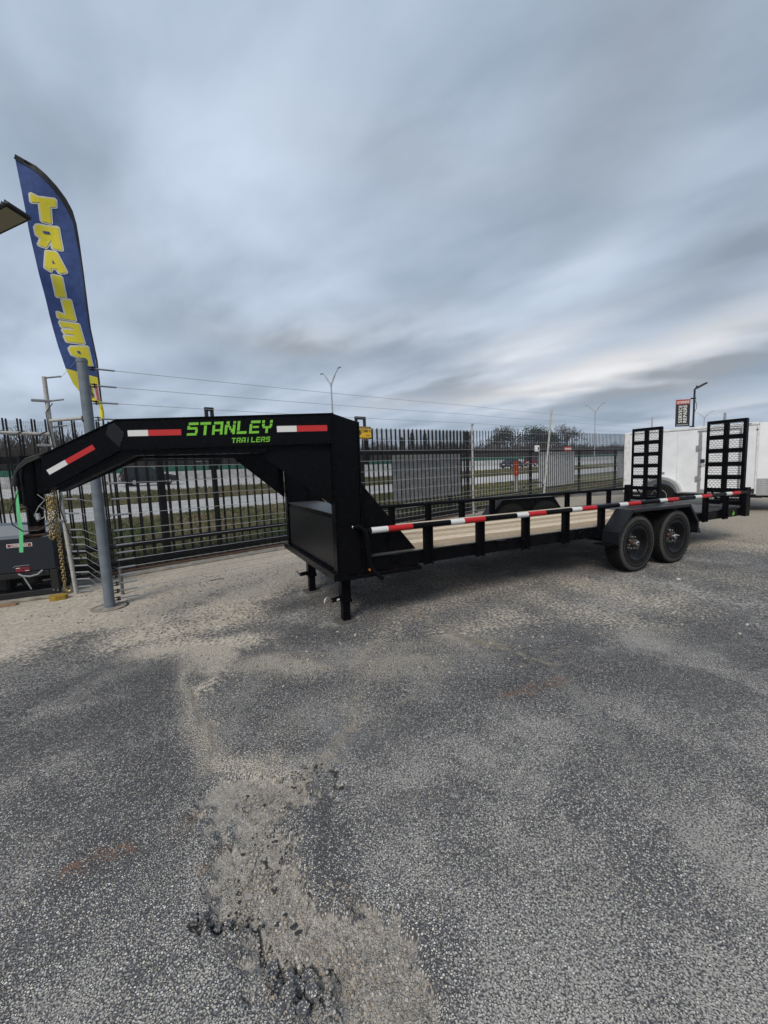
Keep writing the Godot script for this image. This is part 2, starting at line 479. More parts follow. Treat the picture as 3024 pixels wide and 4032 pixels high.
func cover_texture(W: int, H: int, x0: float, x1: float, z0: float, z1: float, grain: int) -> ImageTexture:
	var fn := func(r: int, b: PackedByteArray, at: int) -> PackedByteArray:
		var z := lerpf(z0, z1, (r + 0.5) / H)
		var feats := []
		for f in gfeat:
			if z > f[6] and z < f[7]: feats.append(f)
		var o := PackedFloat32Array()
		o.resize(8)
		for i in W:
			var x := lerpf(x0, x1, (i + 0.5) / W)
			cover(x, z, feats, o)
			var n2: float = gn[2].get_noise_2d(x, z)
			var n1: float = gn[1].get_noise_2d(x * 0.6 + 9.0, z * 0.6)
			var n3: float = gn[grain].get_noise_2d(x, z)
			var gr := clampf(0.5 + n3 * 0.95, 0.0, 1.0)          # how the grit lies, grain by grain
			var away := (Vector3(x, 0, z) - FA).dot(FN)                # the apron along the fence and the yard behind the trailer are pale dirt and concrete
			var apron := smoothstep(-2.75, -2.25, away + n2 * 0.5 + n1 * 0.25) * (1.0 - 0.35 * smoothstep(0.5, 4.0, x + z * 0.2))
			var yard := smoothstep(7.3, 8.0, (x * 0.898 - z * 0.439 + 0.457 * 0.898 - 3.847 * 0.439) + n2 * 0.8 + n1 * 0.4) 
			# sealed asphalt and grit
			var col := Color(0.042, 0.043, 0.048)
			var n0: float = gn[0].get_noise_2d(x * 0.8 + 3.0, z * 0.8)
			var wear := n2 * 0.75 + n0 * 0.65 + n1 * 0.2 + 0.27
			var gap := clampf(-wear * 0.9 + 0.10, 0.0, 0.7)
			var al := 0.9 * smoothstep(1.0 - gap - 0.2, 1.0 - gap + 0.2, 1.0 - gr)
			var pale := clampf(wear * 0.9 + 0.02, 0.0, 0.6) * (1.0 - o[5])
			pale = 0.8 * smoothstep(1.0 - pale - 0.2, 1.0 - pale + 0.2, gr)
			if pale > al:
				col = Color(0.46, 0.44, 0.40)
				al = pale
			al = maxf(al, o[5] * (0.72 + n1 * 0.3 + n3 * 0.25))
			al *= 1.0 - 0.8 * o[6]
			if o[5] > 0.3: col = col.lerp(Color(0.042, 0.043, 0.048), clampf(o[5] * 1.5, 0.0, 1.0))
			if o[6] > 0.02:
				var l := smoothstep(0.85 - o[6] * 0.7, 1.15 - o[6] * 0.7, gr + n1 * 0.25)
				col = col.lerp(Color(0.47, 0.455, 0.415), l)
				al = maxf(al, l * 0.85)
			var dust := maxf(o[0], maxf(apron, yard * 0.9))
			dust = clampf(dust + n1 * 0.3 * dust + n2 * 0.15 * dust, 0.0, 1.0)
			dust = lerpf(dust * 0.35, 0.95, smoothstep(1.02 - dust - 0.24, 1.02 - dust + 0.24, gr)) if dust > 0.01 else 0.0
			var dc := Color(0.60, 0.538, 0.445).lerp(Color(0.38, 0.332, 0.272), clampf(0.5 + n1 * 0.9 + n2 * 0.6, 0.0, 1.0) * 0.7)
			if yard > 0.5: dc = dc.lerp(Color(0.25, 0.205, 0.155), 0.5)
			if dust > 0.01:
				col = col.lerp(dc * (0.86 + 0.28 * gr), clampf(dust * 1.5, 0.0, 1.0))
				al = maxf(al * (1.0 - dust), dust)
			var pw := clampf(o[2] * (0.75 + n1 * 0.5), 0.0, 0.8)
			if pw > 0.01:
				col = col.lerp(Color(0.36, 0.37, 0.385), pw)
				al = maxf(al, pw * 0.85)
			var ru := clampf(o[3] * 1.5 * smoothstep(0.25, 0.75, gr + n1 * 0.6), 0.0, 0.85)
			if ru > 0.01:
				col = col.lerp(Color(0.27, 0.125, 0.06), ru)
				al = maxf(al, ru * 0.7)
			var di := clampf(o[4], 0.0, 1.0)
			if di > 0.01:
				var g := 0.5 + 0.5 * n3 + 0.35 * n1
				col = col.lerp(Color(0.25, 0.228, 0.202).lerp(Color(0.43, 0.402, 0.36), clampf(g, 0.0, 1.0)), di)
				al = lerpf(al, 0.86 + 0.1 * n3, smoothstep(0.72 - di * 0.7, 1.0 - di * 0.7, gr * 0.6 + 0.2 + di * 0.25))
			var cr := o[1] * smoothstep(0.30, 0.62, gr + n1 * 0.5 + 0.08)
			if cr > 0.01:
				col = col.lerp(Color(0.33, 0.285, 0.22), cr)
				al = maxf(al, cr * 0.92)
			if o[7] > 0.01:
				col = col.lerp(Color(0.022, 0.022, 0.023), o[7])
				al = maxf(al, o[7] * 0.95)
			b[at + i * 4] = srgb8(col.r)
			b[at + i * 4 + 1] = srgb8(col.g)
			b[at + i * 4 + 2] = srgb8(col.b)
			b[at + i * 4 + 3] = int(clampf(al, 0.0, 1.0) * 255.0)
		return b
	return ImageTexture.create_from_image(Image.create_from_data(W, H, false, Image.FORMAT_RGBA8, threads(H, fn, W * 4)))

func tread_height() -> ImageTexture:
	var im := Image.create(128, 128, false, Image.FORMAT_L8)
	for y in 128:
		for x in 128:
			var v := 0.0
			for k in 4:
				var cx := 32.0 + 64.0 * (k % 2)
				var cy := 32.0 + 64.0 * (k / 2)
				var d := Vector2(x - cx, y - cy)
				d = d.rotated(0.785 if (k % 2) == (k / 2) else -0.785)
				v = maxf(v, 1.0 - smoothstep(0.55, 1.0, sqrt(pow(d.x / 30.0, 2) + pow(d.y / 8.0, 2))))
			im.set_pixel(x, y, Color(v, v, v))
	return ImageTexture.create_from_image(im)

func wood_texture() -> ImageTexture:
	var W := 1024
	var H := 256
	var a := noise(71, 1.0, 4)
	var b2 := noise(72, 1.0, 2)
	var fn := func(r: int, b: PackedByteArray, at: int) -> PackedByteArray:
		for x in W:
			var u := float(x) / W
			var v := float(r) / H
			var wob := b2.get_noise_2d(u * 5.0, v * 3.0)
			var g := a.get_noise_2d(u * 3.0, v * 34.0 + wob * 2.4)
			var line := 0.5 + 0.5 * sin(v * 60.0 + wob * 9.0 + g * 3.0)
			var t := clampf(0.62 + g * 0.75 - 0.34 * pow(line, 3.0), 0.0, 1.0)
			for k in 5:
				var kp := Vector2(fposmod(k * 0.37 + 0.11, 1.0), fposmod(k * 0.61 + 0.2, 1.0))
				var d := Vector2((u - kp.x) * 9.0, (v - kp.y) * 4.2).length()
				t = lerpf(t, 0.0, (1.0 - smoothstep(0.05, 0.16, d)) * 0.8)
			var c := Color(0.34, 0.25, 0.165).lerp(Color(0.74, 0.65, 0.515), t)
			b[at + x * 3] = srgb8(c.r)
			b[at + x * 3 + 1] = srgb8(c.g)
			b[at + x * 3 + 2] = srgb8(c.b)
		return b
	return ImageTexture.create_from_image(Image.create_from_data(W, H, false, Image.FORMAT_RGB8, threads(H, fn, W * 3)))

# ================================================================ scene
func _ready() -> void:
	rng.seed = 7
	# camera, sky, light, exposure
	var cam := Camera3D.new()
	cam.name = "camera"
	add_child(cam)
	cam.position = Vector3(0, 1.54, 0)
	cam.basis = Basis(Vector3.RIGHT, deg_to_rad(-6.22)) * Basis(Vector3.BACK, deg_to_rad(-2.32))
	cam.fov = 102.1
	cam.near = 0.05
	cam.far = 3000.0
	cam.current = true
	var env := Environment.new()
	env.background_mode = Environment.BG_SKY
	var sky := Sky.new()
	var pano := PanoramaSkyMaterial.new()
	pano.panorama = sky_texture()
	sky.sky_material = pano
	env.sky = sky
	env.background_energy_multiplier = 0.635
	env.tonemap_mode = Environment.TONE_MAPPER_LINEAR
	env.tonemap_exposure = 1.77
	env.sdfgi_enabled = true
	env.ssao_enabled = true
	env.ssil_enabled = true
	env.fog_enabled = true
	env.fog_density = 0.0005
	env.fog_light_color = Color(0.72, 0.77, 0.83)
	var we := WorldEnvironment.new()
	we.name = "world_environment"
	we.environment = env
	add_child(we)
	var sun := DirectionalLight3D.new()
	sun.name = "sun"
	sun.light_energy = 0.5
	sun.light_angular_distance = 24.0
	sun.light_color = Color(1.0, 0.965, 0.92)
	sun.shadow_enabled = true
	add_child(sun)
	sun.look_at_from_position(Vector3(-2.0, 5.2, 5.0), Vector3.ZERO)
	materials()
	ground()
	road_and_background()
	fence()
	electric_fence()
	left_things()
	feather_flag()
	gooseneck()
	enclosed_trailer()
	banner_pole()
	loose_bits()

func materials() -> void:
	var nz := noise_tex(3, 0.02, 0.75, 1.0)
	var rz := noise_tex(4, 0.03, 0.5, 1.0)
	var b := m("black_paint", lin(0.0035, 0.0035, 0.0045), 0.32)
	b.roughness_texture = rz
	b.uv1_triplanar = true
	b.uv1_scale = Vector3.ONE * 1.3
	b.metallic_specular = 0.2
	var tread := m("tread_plate", lin(0.007, 0.0075, 0.010), 0.34)
	tread.metallic_specular = 0.38
	tread.heightmap_enabled = true
	tread.heightmap_texture = tread_height()
	tread.heightmap_scale = 0.35
	tread.uv1_triplanar = true
	tread.uv1_scale = Vector3.ONE * 14.0
	weather(m("steel_dull", lin(0.16, 0.16, 0.165), 0.6, 0.3), nz, 2.0)
	m("chrome", lin(0.75, 0.75, 0.75), 0.22, 1.0)
	m("zinc", lin(0.42, 0.42, 0.41), 0.45, 0.8)
	m("tape_white", lin(0.62, 0.62, 0.60), 0.4)
	m("tape_red", lin(0.44, 0.006, 0.008), 0.5)
	m("lime_vinyl", lin(0.155, 0.46, 0.028), 0.4)
	var rub := weather(m("rubber", lin(0.014, 0.0137, 0.013), 0.9), noise_tex(6, 0.02, 0.55, 1.0), 3.0)
	rub.metallic_specular = 0.3
	m("rubber_scuffed", lin(0.085, 0.083, 0.076), 0.95)
	m("rim_black", lin(0.004, 0.004, 0.0045), 0.3)
	m("rust_brown", lin(0.045, 0.024, 0.015), 0.8)
	m("amber", lin(0.75, 0.22, 0.02), 0.3)
	m("fence_black", lin(0.0055, 0.0055, 0.006), 0.55)
	m("mesh_black", lin(0.006, 0.006, 0.006), 0.8)
	weather(m("post_grey", lin(0.155, 0.185, 0.215), 0.55), noise_tex(8, 0.015, 0.82, 1.0), 1.5)
	weather(m("pvc_white", lin(0.50, 0.49, 0.46), 0.5), noise_tex(9, 0.03, 0.75, 1.0), 3.0)
	m("wire_grey", lin(0.36, 0.37, 0.39), 0.6)
	m("sleeve_grey", lin(0.22, 0.235, 0.255), 0.6)
	m("insulator_black", lin(0.010, 0.010, 0.010), 0.5)
	m("cable_black", lin(0.012, 0.012, 0.012), 0.6)
	var gold := m("gold_zinc", lin(0.45, 0.335, 0.155), 0.3, 0.9)
	gold.metallic_specular = 0.5
	m("green_ribbon", lin(0.10, 0.46, 0.19), 0.7)
	var dg := m("operator_grey", lin(0.017, 0.020, 0.027), 0.5)
	dg.metallic_specular = 0.35
	m("operator_lid", lin(0.10, 0.125, 0.155), 0.5)
	m("maroon", lin(0.17, 0.008, 0.018), 0.5)
	m("sign_white", lin(0.72, 0.72, 0.70), 0.55)
	m("sign_black", lin(0.010, 0.010, 0.010), 0.55)
	m("sign_yellow", lin(0.80, 0.47, 0.015), 0.5)
	m("sign_red", lin(0.42, 0.045, 0.03), 0.55)
	m("marker_orange", lin(0.48, 0.075, 0.02), 0.6)
	weather(m("trailer_white", lin(0.80, 0.815, 0.83), 0.38), noise_tex(10, 0.01, 0.93, 1.0), 0.7)
	m("aluminium", lin(0.46, 0.46, 0.46), 0.4, 0.8)
	weather(m("board_white", lin(0.78, 0.78, 0.77), 0.7), noise_tex(14, 0.02, 0.82, 1.0), 1.0)
	m("glass_dark", lin(0.012, 0.014, 0.016), 0.08)
	m("lamp_glass", lin(0.30, 0.27, 0.19), 0.5)
	m("lamp_grey", lin(0.30, 0.31, 0.33), 0.6, 0.2)
	weather(m("concrete", lin(0.37, 0.335, 0.285), 0.95), noise_tex(15, 0.03, 0.62, 1.0), 0.9)
	weather(m("kerb_rust", lin(0.14, 0.082, 0.055), 0.85), noise_tex(16, 0.03, 0.55, 1.0), 1.5)
	weather(m("road_pale", lin(0.54, 0.535, 0.525), 0.95), noise_tex(17, 0.02, 0.80, 1.0), 0.10)
	weather(m("road_dark", lin(0.13, 0.13, 0.135), 0.95), noise_tex(18, 0.02, 0.70, 1.0), 0.2)
	weather(m("barrier_white", lin(0.62, 0.62, 0.60), 0.9), noise_tex(19, 0.02, 0.80, 1.0), 0.2)
	weather(m("barrier_green", lin(0.018, 0.15, 0.095), 0.7), noise_tex(20, 0.02, 0.70, 1.0), 0.3)
	m("road_mark", lin(0.6, 0.6, 0.58), 0.9)

# ---------------------------------------------------------------- ground
func ground() -> void:
	ground_setup()
	var ag := aggregate_textures()
	var lot := func(key: String, W: int, H: int, x0: float, x1: float, z0: float, z1: float) -> StandardMaterial3D:
		var a := m(key, Color.WHITE, 0.93)
		a.albedo_texture = ag[0]
		a.heightmap_enabled = true
		a.heightmap_texture = ag[1]
		a.heightmap_scale = 0.55
		a.uv1_scale = Vector3(1, 1, 1)
		a.detail_enabled = true
		a.detail_blend_mode = BaseMaterial3D.BLEND_MODE_MIX
		a.detail_uv_layer = BaseMaterial3D.DETAIL_UV_2
		a.detail_albedo = cover_texture(W, H, x0, x1, z0, z1, 3 if W == 1500 else 4)
		a.metallic_specular = 0.25
		return a
	# the near part of the lot carries its hollows and broken edges as real relief
	var nx0 := -2.4
	var nx1 := 2.8
	var nz0 := -3.6
	var nz1 := -0.4
	var fx0 := -9.0
	var fx1 := 15.0
	var fz0 := -17.0
	var fz1 := 3.0
	var near: StandardMaterial3D = lot.call("lot_near", 1500, 920, nx0, nx1, nz0, nz1)
	var far: StandardMaterial3D = lot.call("lot_far", 1440, 1200, fx0, fx1, fz0, fz1)
	var put := func(st: SurfaceTool, x: float, z: float, h: float, n: Vector3, r: Array) -> void:
		st.set_normal(n)
		st.set_uv(Vector2(x, z) / 2.2)
		st.set_uv2(Vector2((x - r[0]) / (r[1] - r[0]), (z - r[2]) / (r[3] - r[2])))
		st.add_vertex(Vector3(x, h, z))
	var st := sn()
	var step := 0.02
	var nxn := int(round((nx1 - nx0) / step))
	var nzn := int(round((nz1 - nz0) / step))
	var hs := PackedFloat32Array()
	hs.resize((nxn + 1) * (nzn + 1))
	var o := PackedFloat32Array()
	o.resize(8)
	for j in nzn + 1:
		var z := nz0 + j * step
		var feats := []
		for f in gfeat:
			if z > f[6] and z < f[7] and (f[0] == "b" or f[0] == "c" or f[0] == "x"): feats.append(f)
		for i in nxn + 1:
			var x := nx0 + i * step
			cover(x, z, feats, o)
			var rim := smoothstep(0.0, 0.35, minf(minf(x - nx0, nx1 - x), minf(z - nz0, nz1 - z)))
			hs[j * (nxn + 1) + i] = rim * (-0.030 * o[4] - 0.008 * o[1] - 0.014 * o[7] + 0.006 * gn[0].get_noise_2d(x, z) * rim + 0.004 * gn[1].get_noise_2d(x, z) * o[4])
	var H := func(i: int, j: int) -> float:
		return hs[clampi(j, 0, nzn) * (nxn + 1) + clampi(i, 0, nxn)]
	var r := [nx0, nx1, nz0, nz1]
	for j in nzn:
		for i in nxn:
			for k in [[0, 0], [1, 0], [1, 1], [0, 0], [1, 1], [0, 1]]:
				var a: int = i + k[0]
				var b: int = j + k[1]
				var n := Vector3(H.call(a - 1, b) - H.call(a + 1, b), 2.0 * step, H.call(a, b - 1) - H.call(a, b + 1)).normalized()
				put.call(st, nx0 + a * step, nz0 + b * step, H.call(a, b), n, r)
	struct("asphalt_lot", st, near)
	st = sn()
	r = [fx0, fx1, fz0, fz1]
	var xs := [fx0, nx0, nx1, fx1]
	var zs := [fz0, nz0, nz1, fz1]
	for j in 3:
		for i in 3:
			if i == 1 and j == 1: continue
			for k in [[0, 0], [1, 0], [1, 1], [0, 0], [1, 1], [0, 1]]:
				put.call(st, xs[i + k[0]], zs[j + k[1]], 0.0, Vector3.UP, r)
	struct("asphalt_lot", st, far)
	# everything farther out, to the horizon
	st = sn()
	var e := 1500.0
	for q in [[-e, fx0, -e, e], [fx1, e, -e, e], [fx0, fx1, -e, fz0], [fx0, fx1, fz1, e]]:
		quad(st, Vector3(q[0], -0.004, q[2]), Vector3(q[1], -0.004, q[2]), Vector3(q[1], -0.004, q[3]), Vector3(q[0], -0.004, q[3]), Vector3.UP)
	var gm := weather(m("ground_far", lin(0.17, 0.155, 0.135), 0.95), noise_tex(22, 0.02, 0.6, 1.0), 0.12)
	struct("ground", st, gm)

func strip(st: SurfaceTool, s0: float, s1: float, n0: float, n1: float, y0: float, y1: float, cuts := 1) -> void:
	for k in cuts:
		var a := lerpf(s0, s1, float(k) / cuts)
		var b := lerpf(s0, s1, float(k + 1) / cuts)
		quad(st, fp(a, y0, n0), fp(b, y0, n0), fp(b, y1, n1), fp(a, y1, n1), Vector3.UP)

func grass_strip(called: String, s0: float, s1: float, n0: float, n1: float, y0: float, y1: float, count: int, tint: Color, seed_: int) -> void:
	var g := RandomNumberGenerator.new()
	g.seed = seed_
	var st := sn()
	# a tuft: a fan of narrow bent blades
	for k in 9:
		var a := TAU * k / 9.0 + g.randf() * 0.5
		var d := Vector3(cos(a), 0, sin(a))
		var w := Vector3(-sin(a), 0, cos(a)) * 0.006
		var h := g.randf_range(0.05, 0.10)
		var l := g.randf_range(0.02, 0.06)
		var p0 := d * 0.015
		var p1 := d * (0.015 + l * 0.5) + Vector3.UP * h * 0.7
		var p2 := d * (0.015 + l) + Vector3.UP * h
		tri(st, p0 - w, p0 + w, p1 + w, d + Vector3.UP * 0.6)
		tri(st, p0 - w, p1 + w, p1 - w, d + Vector3.UP * 0.6)
		tri(st, p1 - w, p1 + w, p2, d + Vector3.UP * 0.6)
	var mm := MultiMesh.new()
	mm.transform_format = MultiMesh.TRANSFORM_3D
	mm.use_colors = true
	mm.mesh = st.commit()
	mm.instance_count = count
	var patch := noise(seed_, 0.25, 3)
	for k in count:
		var u := pow(g.randf(), 1.6)
		var s := g.randf_range(s0, s1)
		var n := lerpf(n0, n1, u)
		var p := fp(s, lerpf(y0, y1, u) - 0.005, n)
		var b := Basis(Vector3.UP, g.randf() * TAU).scaled(Vector3.ONE * g.randf_range(0.6, 1.5) * (1.0 + 0.6 * u))
		mm.set_instance_transform(k, Transform3D(b, p))
		var t := clampf(0.5 + patch.get_noise_2d(s, n) * 1.3 + g.randf_range(-0.25, 0.25), 0.0, 1.0)
		mm.set_instance_color(k, Color(0.235, 0.20, 0.115).lerp(tint, t))
	var o := MultiMeshInstance3D.new()
	o.name = nm(called, self)
	o.multimesh = mm
	var gm := m("grass_blade", Color.WHITE, 0.9)
	gm.vertex_color_use_as_albedo = true
	gm.backlight_enabled = true
	gm.backlight = Color(0.25, 0.28, 0.12)
	o.material_override = gm
	add_child(o, true)
	tag(o, "short tufts of winter grass on the " + ("verge just beyond the black fence" if n0 < 5 else "median between the two roads"), "grass", "", "stuff")

func road_and_background() -> void:
	var st := sn()
	strip(st, -70, 260, 0.35, 9.0, 0.012, 0.0)
	var gt := m("turf", Color.WHITE, 0.95)
	var gtex := NoiseTexture2D.new()
	gtex.width = 512
	gtex.height = 512
	gtex.seamless = true
	gtex.noise = noise(41, 0.02, 5)
	var gr := Gradient.new()
	gr.set_color(0, lin(0.085, 0.10, 0.04))
	gr.set_color(1, lin(0.25, 0.21, 0.125))
	gr.add_point(0.5, lin(0.155, 0.15, 0.07))
	gtex.color_ramp = gr
	weather(gt, gtex, 0.35)
	struct("grass_verge", st, gt)
	st = sn()
	strip(st, -70, 260, 19.3, 26.5, 0.006, 0.452)
	struct("grass_median", st, gt)
	st = sn()
	strip(st, -70, 260, 9.0, 10.6, 0.004, 0.004)
	struct("road_shoulder", st, m("road_dark", Color.WHITE))
	st = sn()
	strip(st, -70, 260, 10.6, 19.3, 0.004, 0.004)
	struct("service_road", st, m("road_pale", Color.WHITE))
	st = sn()
	strip(st, -70, 260, 26.5, 44.5, 0.452, 0.9)
	struct("highway", st, m("road_pale", Color.WHITE))
	st = sn()
	for n in [27.3, 43.6]:
		var y: float = lerpf(0.452, 0.9, (n - 26.5) / 18.0) + 0.005
		strip(st, -70, 260, n, n + 0.15, y, y + 0.004)
	for n in [31.4, 35.4, 39.4]:
		var y: float = lerpf(0.452, 0.9, (n - 26.5) / 18.0) + 0.005
		for k in 28:
			strip(st, -70 + k * 12.0, -67 + k * 12.0, n, n + 0.12, y, y + 0.003)
	struct("lane_markings", st, m("road_mark", Color.WHITE))
	st = sn()
	strip(st, -70, 260, 44.5, 400, 0.9, 1.2)
	struct("grass_beyond", st, gt)
	grass_strip("grass", -3.0, 26.0, 0.5, 8.8, 0.012, 0.0, 42000, Color(0.085, 0.115, 0.038), 61)
	grass_strip("grass", -12.0, 70.0, 19.4, 26.3, 0.01, 0.45, 30000, Color(0.115, 0.12, 0.05), 62)
	# barrier wall along the far side of the highway
	var wall := thing("barrier_wall", "long white concrete barrier wall with a green top band beyond the highway", "barrier wall", fence_xf(0, 0, 44.9))
	var joint := []
	for k in 55:
		var s := -70.0 + k * 6.0
		part("wall_panel", box(Vector3(s, 0.85, -0.15), Vector3(s + 5.97, 2.0, 0.15), 0.02), m("barrier_white", Color.WHITE), wall)
		part("green_panel", box(Vector3(s, 2.003, -0.06), Vector3(s + 5.97, 2.6, 0.06), 0.02), m("barrier_green", Color.WHITE), wall)
	cars()
	lamps()
	trees()

func lamps() -> void:
	var t := thing("street_lamp", "", "street lamp", Transform3D(Basis(FN, Vector3.UP, FD), Vector3(-6.9, 0.9, -61.5)), "double-armed highway lamps")
	var st := sn()
	tube(st, [Vector3.ZERO, Vector3(0, 13.0, 0)], [0.16, 0.09], 8)
	part("pole", st, m("lamp_grey", Color.WHITE), t)
	for s in [-1.0, 1.0]:
		var a := part("arm", _arm(s), m("lamp_grey", Color.WHITE), t)
		part("lamp_head", box(Vector3(s * 2.25 - 0.35, 14.63, -0.14), Vector3(s * 2.25 + 0.35, 14.77, 0.14), 0.05), m("lamp_grey", Color.WHITE), a)
	t.set_meta("label", "tall grey double-armed highway lamp standing behind the gooseneck neck")
	copy(t, Transform3D(t.basis, Vector3(56.4, 0.9, -110.5)), "tall grey double-armed highway lamp right of the big bare tree")
	copy(t, Transform3D(t.basis, Vector3(109.6, 0.9, -142.2)), "distant double-armed highway lamp above the white enclosed trailer roof")
	copy(t, Transform3D(t.basis, Vector3(185.4, 0.9, -204.2)), "farthest double-armed highway lamp at the right edge of the picture")

func _arm(s: float) -> SurfaceTool:
	var st := sn()
	var pts := []
	for k in 7:
		var u := k / 6.0
		pts.append(Vector3(s * 2.0 * u, 12.7 + 2.0 * pow(u, 0.8), 0))
	tube(st, pts, 0.06, 6)
	tube(st, [Vector3(0, 12.3, 0), Vector3(s * 1.2, 13.9, 0)], 0.035, 5)
	return st

# ---------------------------------------------------------------- vehicles on the highway
func loft(st: SurfaceTool, rings: Array) -> void:
	var n: int = rings[0].size()
	var c := Vector3.ZERO
	for r in rings:
		for p in r: c += p
	c /= float(n * rings.size())
	for i in rings.size() - 1:
		for k in n:
			var a: Vector3 = rings[i][k]
			var b: Vector3 = rings[i][(k + 1) % n]
			var d: Vector3 = rings[i + 1][(k + 1) % n]
			var e: Vector3 = rings[i + 1][k]
			quad(st, a, b, d, e, (a + b + d + e) / 4.0 - c)
	for r in [rings[0], rings[-1]]:
		for k in range(1, n - 1):
			tri(st, r[0], r[k], r[k + 1], (r[0] + r[k] + r[k + 1]) / 3.0 - c)

func car(called: String, label: String, cat: String, xf: Transform3D, L: float, H: float, W: float, paint: Material, suv: bool) -> void:
	var t := thing(called, label, cat, xf, "cars on the highway")
	var belt := H * (0.62 if suv else 0.60)
	var h := L / 2
	# lower body, lofted along x (front at +x)
	var rings := []
	for q in [[-h, 0.42, belt * 0.86, 0.78], [-h * 0.96, 0.26, belt * 0.97, 0.92], [-h * 0.6, 0.22, belt, 1.0], [h * 0.25, 0.22, belt, 1.0], [h * 0.62, 0.22, belt * 0.93, 0.99], [h * 0.93, 0.25, belt * 0.78, 0.90], [h, 0.36, belt * 0.62, 0.76]]:
		var w: float = q[3] * W / 2
		rings.append([Vector3(q[0], q[1], -w * 0.94), Vector3(q[0], q[1] + 0.15, -w), Vector3(q[0], q[2] * 0.86, -w), Vector3(q[0], q[2], -w * 0.9), Vector3(q[0], q[2], w * 0.9), Vector3(q[0], q[2] * 0.86, w), Vector3(q[0], q[1] + 0.15, w), Vector3(q[0], q[1], w * 0.94)])
	var st := sn()
	loft(st, rings)
	part("body", st, paint, t)
	# glasshouse
	var x := [-h * 0.93, -h * (0.80 if suv else 0.52), h * 0.02, h * 0.40] if suv else [-h * 0.72, -h * 0.38, h * 0.0, h * 0.42]
	var w0 := W * 0.445
	var w1 := W * 0.36
	st = sn()
	loft(st, [[Vector3(x[0], belt - 0.02, -w0), Vector3(x[0], belt - 0.02, w0), Vector3(x[3], belt - 0.05, w0), Vector3(x[3], belt - 0.05, -w0)], [Vector3(x[1], H - 0.05, -w1), Vector3(x[1], H - 0.05, w1), Vector3(x[2], H - 0.05, w1), Vector3(x[2], H - 0.05, -w1)]])
	part("windows", st, m("glass_dark", Color.WHITE), t)
	part("roof", box(Vector3(x[1] - 0.05, H - 0.06, -w1 - 0.02), Vector3(x[2] + 0.05, H, w1 + 0.02), 0.03), paint, t)
	for s in [-1.0, 1.0]:
		part("pillar", rod(Vector3(x[0], belt, s * w0), Vector3(x[1], H - 0.05, s * w1), 0.05, 5), paint, t)
		part("pillar", rod(Vector3(x[3], belt - 0.03, s * w0), Vector3(x[2], H - 0.05, s * w1), 0.035, 5), paint, t)
		part("pillar", rod(Vector3((x[1] + x[2]) * 0.5, H - 0.05, s * w1), Vector3((x[1] + x[2]) * 0.5 - 0.05, belt, s * w0), 0.04, 5), paint, t)
		for wx in [-h * 0.58, h * 0.60]:
			var wh := part("wheel", _lathe_simple(0.34, 0.22), m("rubber", Color.WHITE), t, Transform3D(Basis.IDENTITY, Vector3(wx, 0.34, s * (W / 2 - 0.11))))
			part("rim", _lathe_simple(0.22, 0.235), m("aluminium", Color.WHITE), wh)
		part("headlight", box(Vector3(h * 0.90, belt * 0.60, s * W * 0.40 - 0.14), Vector3(h * 0.985, belt * 0.74, s * W * 0.40 + 0.10), 0.03), m("chrome", Color.WHITE), t)
		part("tail_light", box(Vector3(-h * 0.99, belt * 0.68, s * W * 0.38 - 0.14), Vector3(-h * 0.93, belt * 0.88, s * W * 0.38 + 0.12), 0.03), m("tape_red", Color.WHITE), t)
		part("mirror", box(Vector3(h * 0.28, belt, s * (W / 2 + 0.08) - 0.09), Vector3(h * 0.36, belt + 0.13, s * (W / 2 + 0.08) + 0.09), 0.03), paint, t)
	part("number_plate", box(Vector3(-h - 0.01, belt * 0.60, -0.22), Vector3(-h + 0.03, belt * 0.74, 0.22), 0.0), m("sign_white", Color.WHITE), t)

func _lathe_simple(r: float, w: float) -> SurfaceTool:
	var st := sn()
	lathe(st, [Vector2(-w / 2, 0.0), Vector2(-w / 2, r * 0.92), Vector2(-w * 0.35, r), Vector2(w * 0.35, r), Vector2(w / 2, r * 0.92), Vector2(w / 2, 0.0)], 20)
	return st

func cars() -> void:
	var b := Basis(FD, Vector3.UP, -FN)
	var black := m("car_black", lin(0.012, 0.013, 0.015), 0.2)
	var red := m("car_red", lin(0.13, 0.008, 0.014), 0.22)
	car("black_suv", "black sport utility vehicle driving past left of the grey post", "car", Transform3D(b, Vector3(-22.1, 0.71, -39.4)), 4.75, 1.74, 1.9, black, true)
	car("black_sedan", "black sedan on the highway behind the orange and white marker post", "car", Transform3D(b.rotated(Vector3.UP, -0.06), Vector3(20.7, 0.52, -66.0)), 4.8, 1.46, 1.85, black, false)
	car("red_suv", "dark red sport utility vehicle just ahead of the black sedan", "car", Transform3D(b.rotated(Vector3.UP, -0.04), Vector3(27.5, 0.62, -75.0)), 4.6, 1.72, 1.88, red, true)
	# traffic seen faintly over the far barrier
	car("white_van", "white van passing beyond the barrier at the left", "van", Transform3D(b, Vector3(-24.0, 0.92, -58.0)), 5.2, 2.35, 2.0, m("trailer_white", Color.WHITE), true)

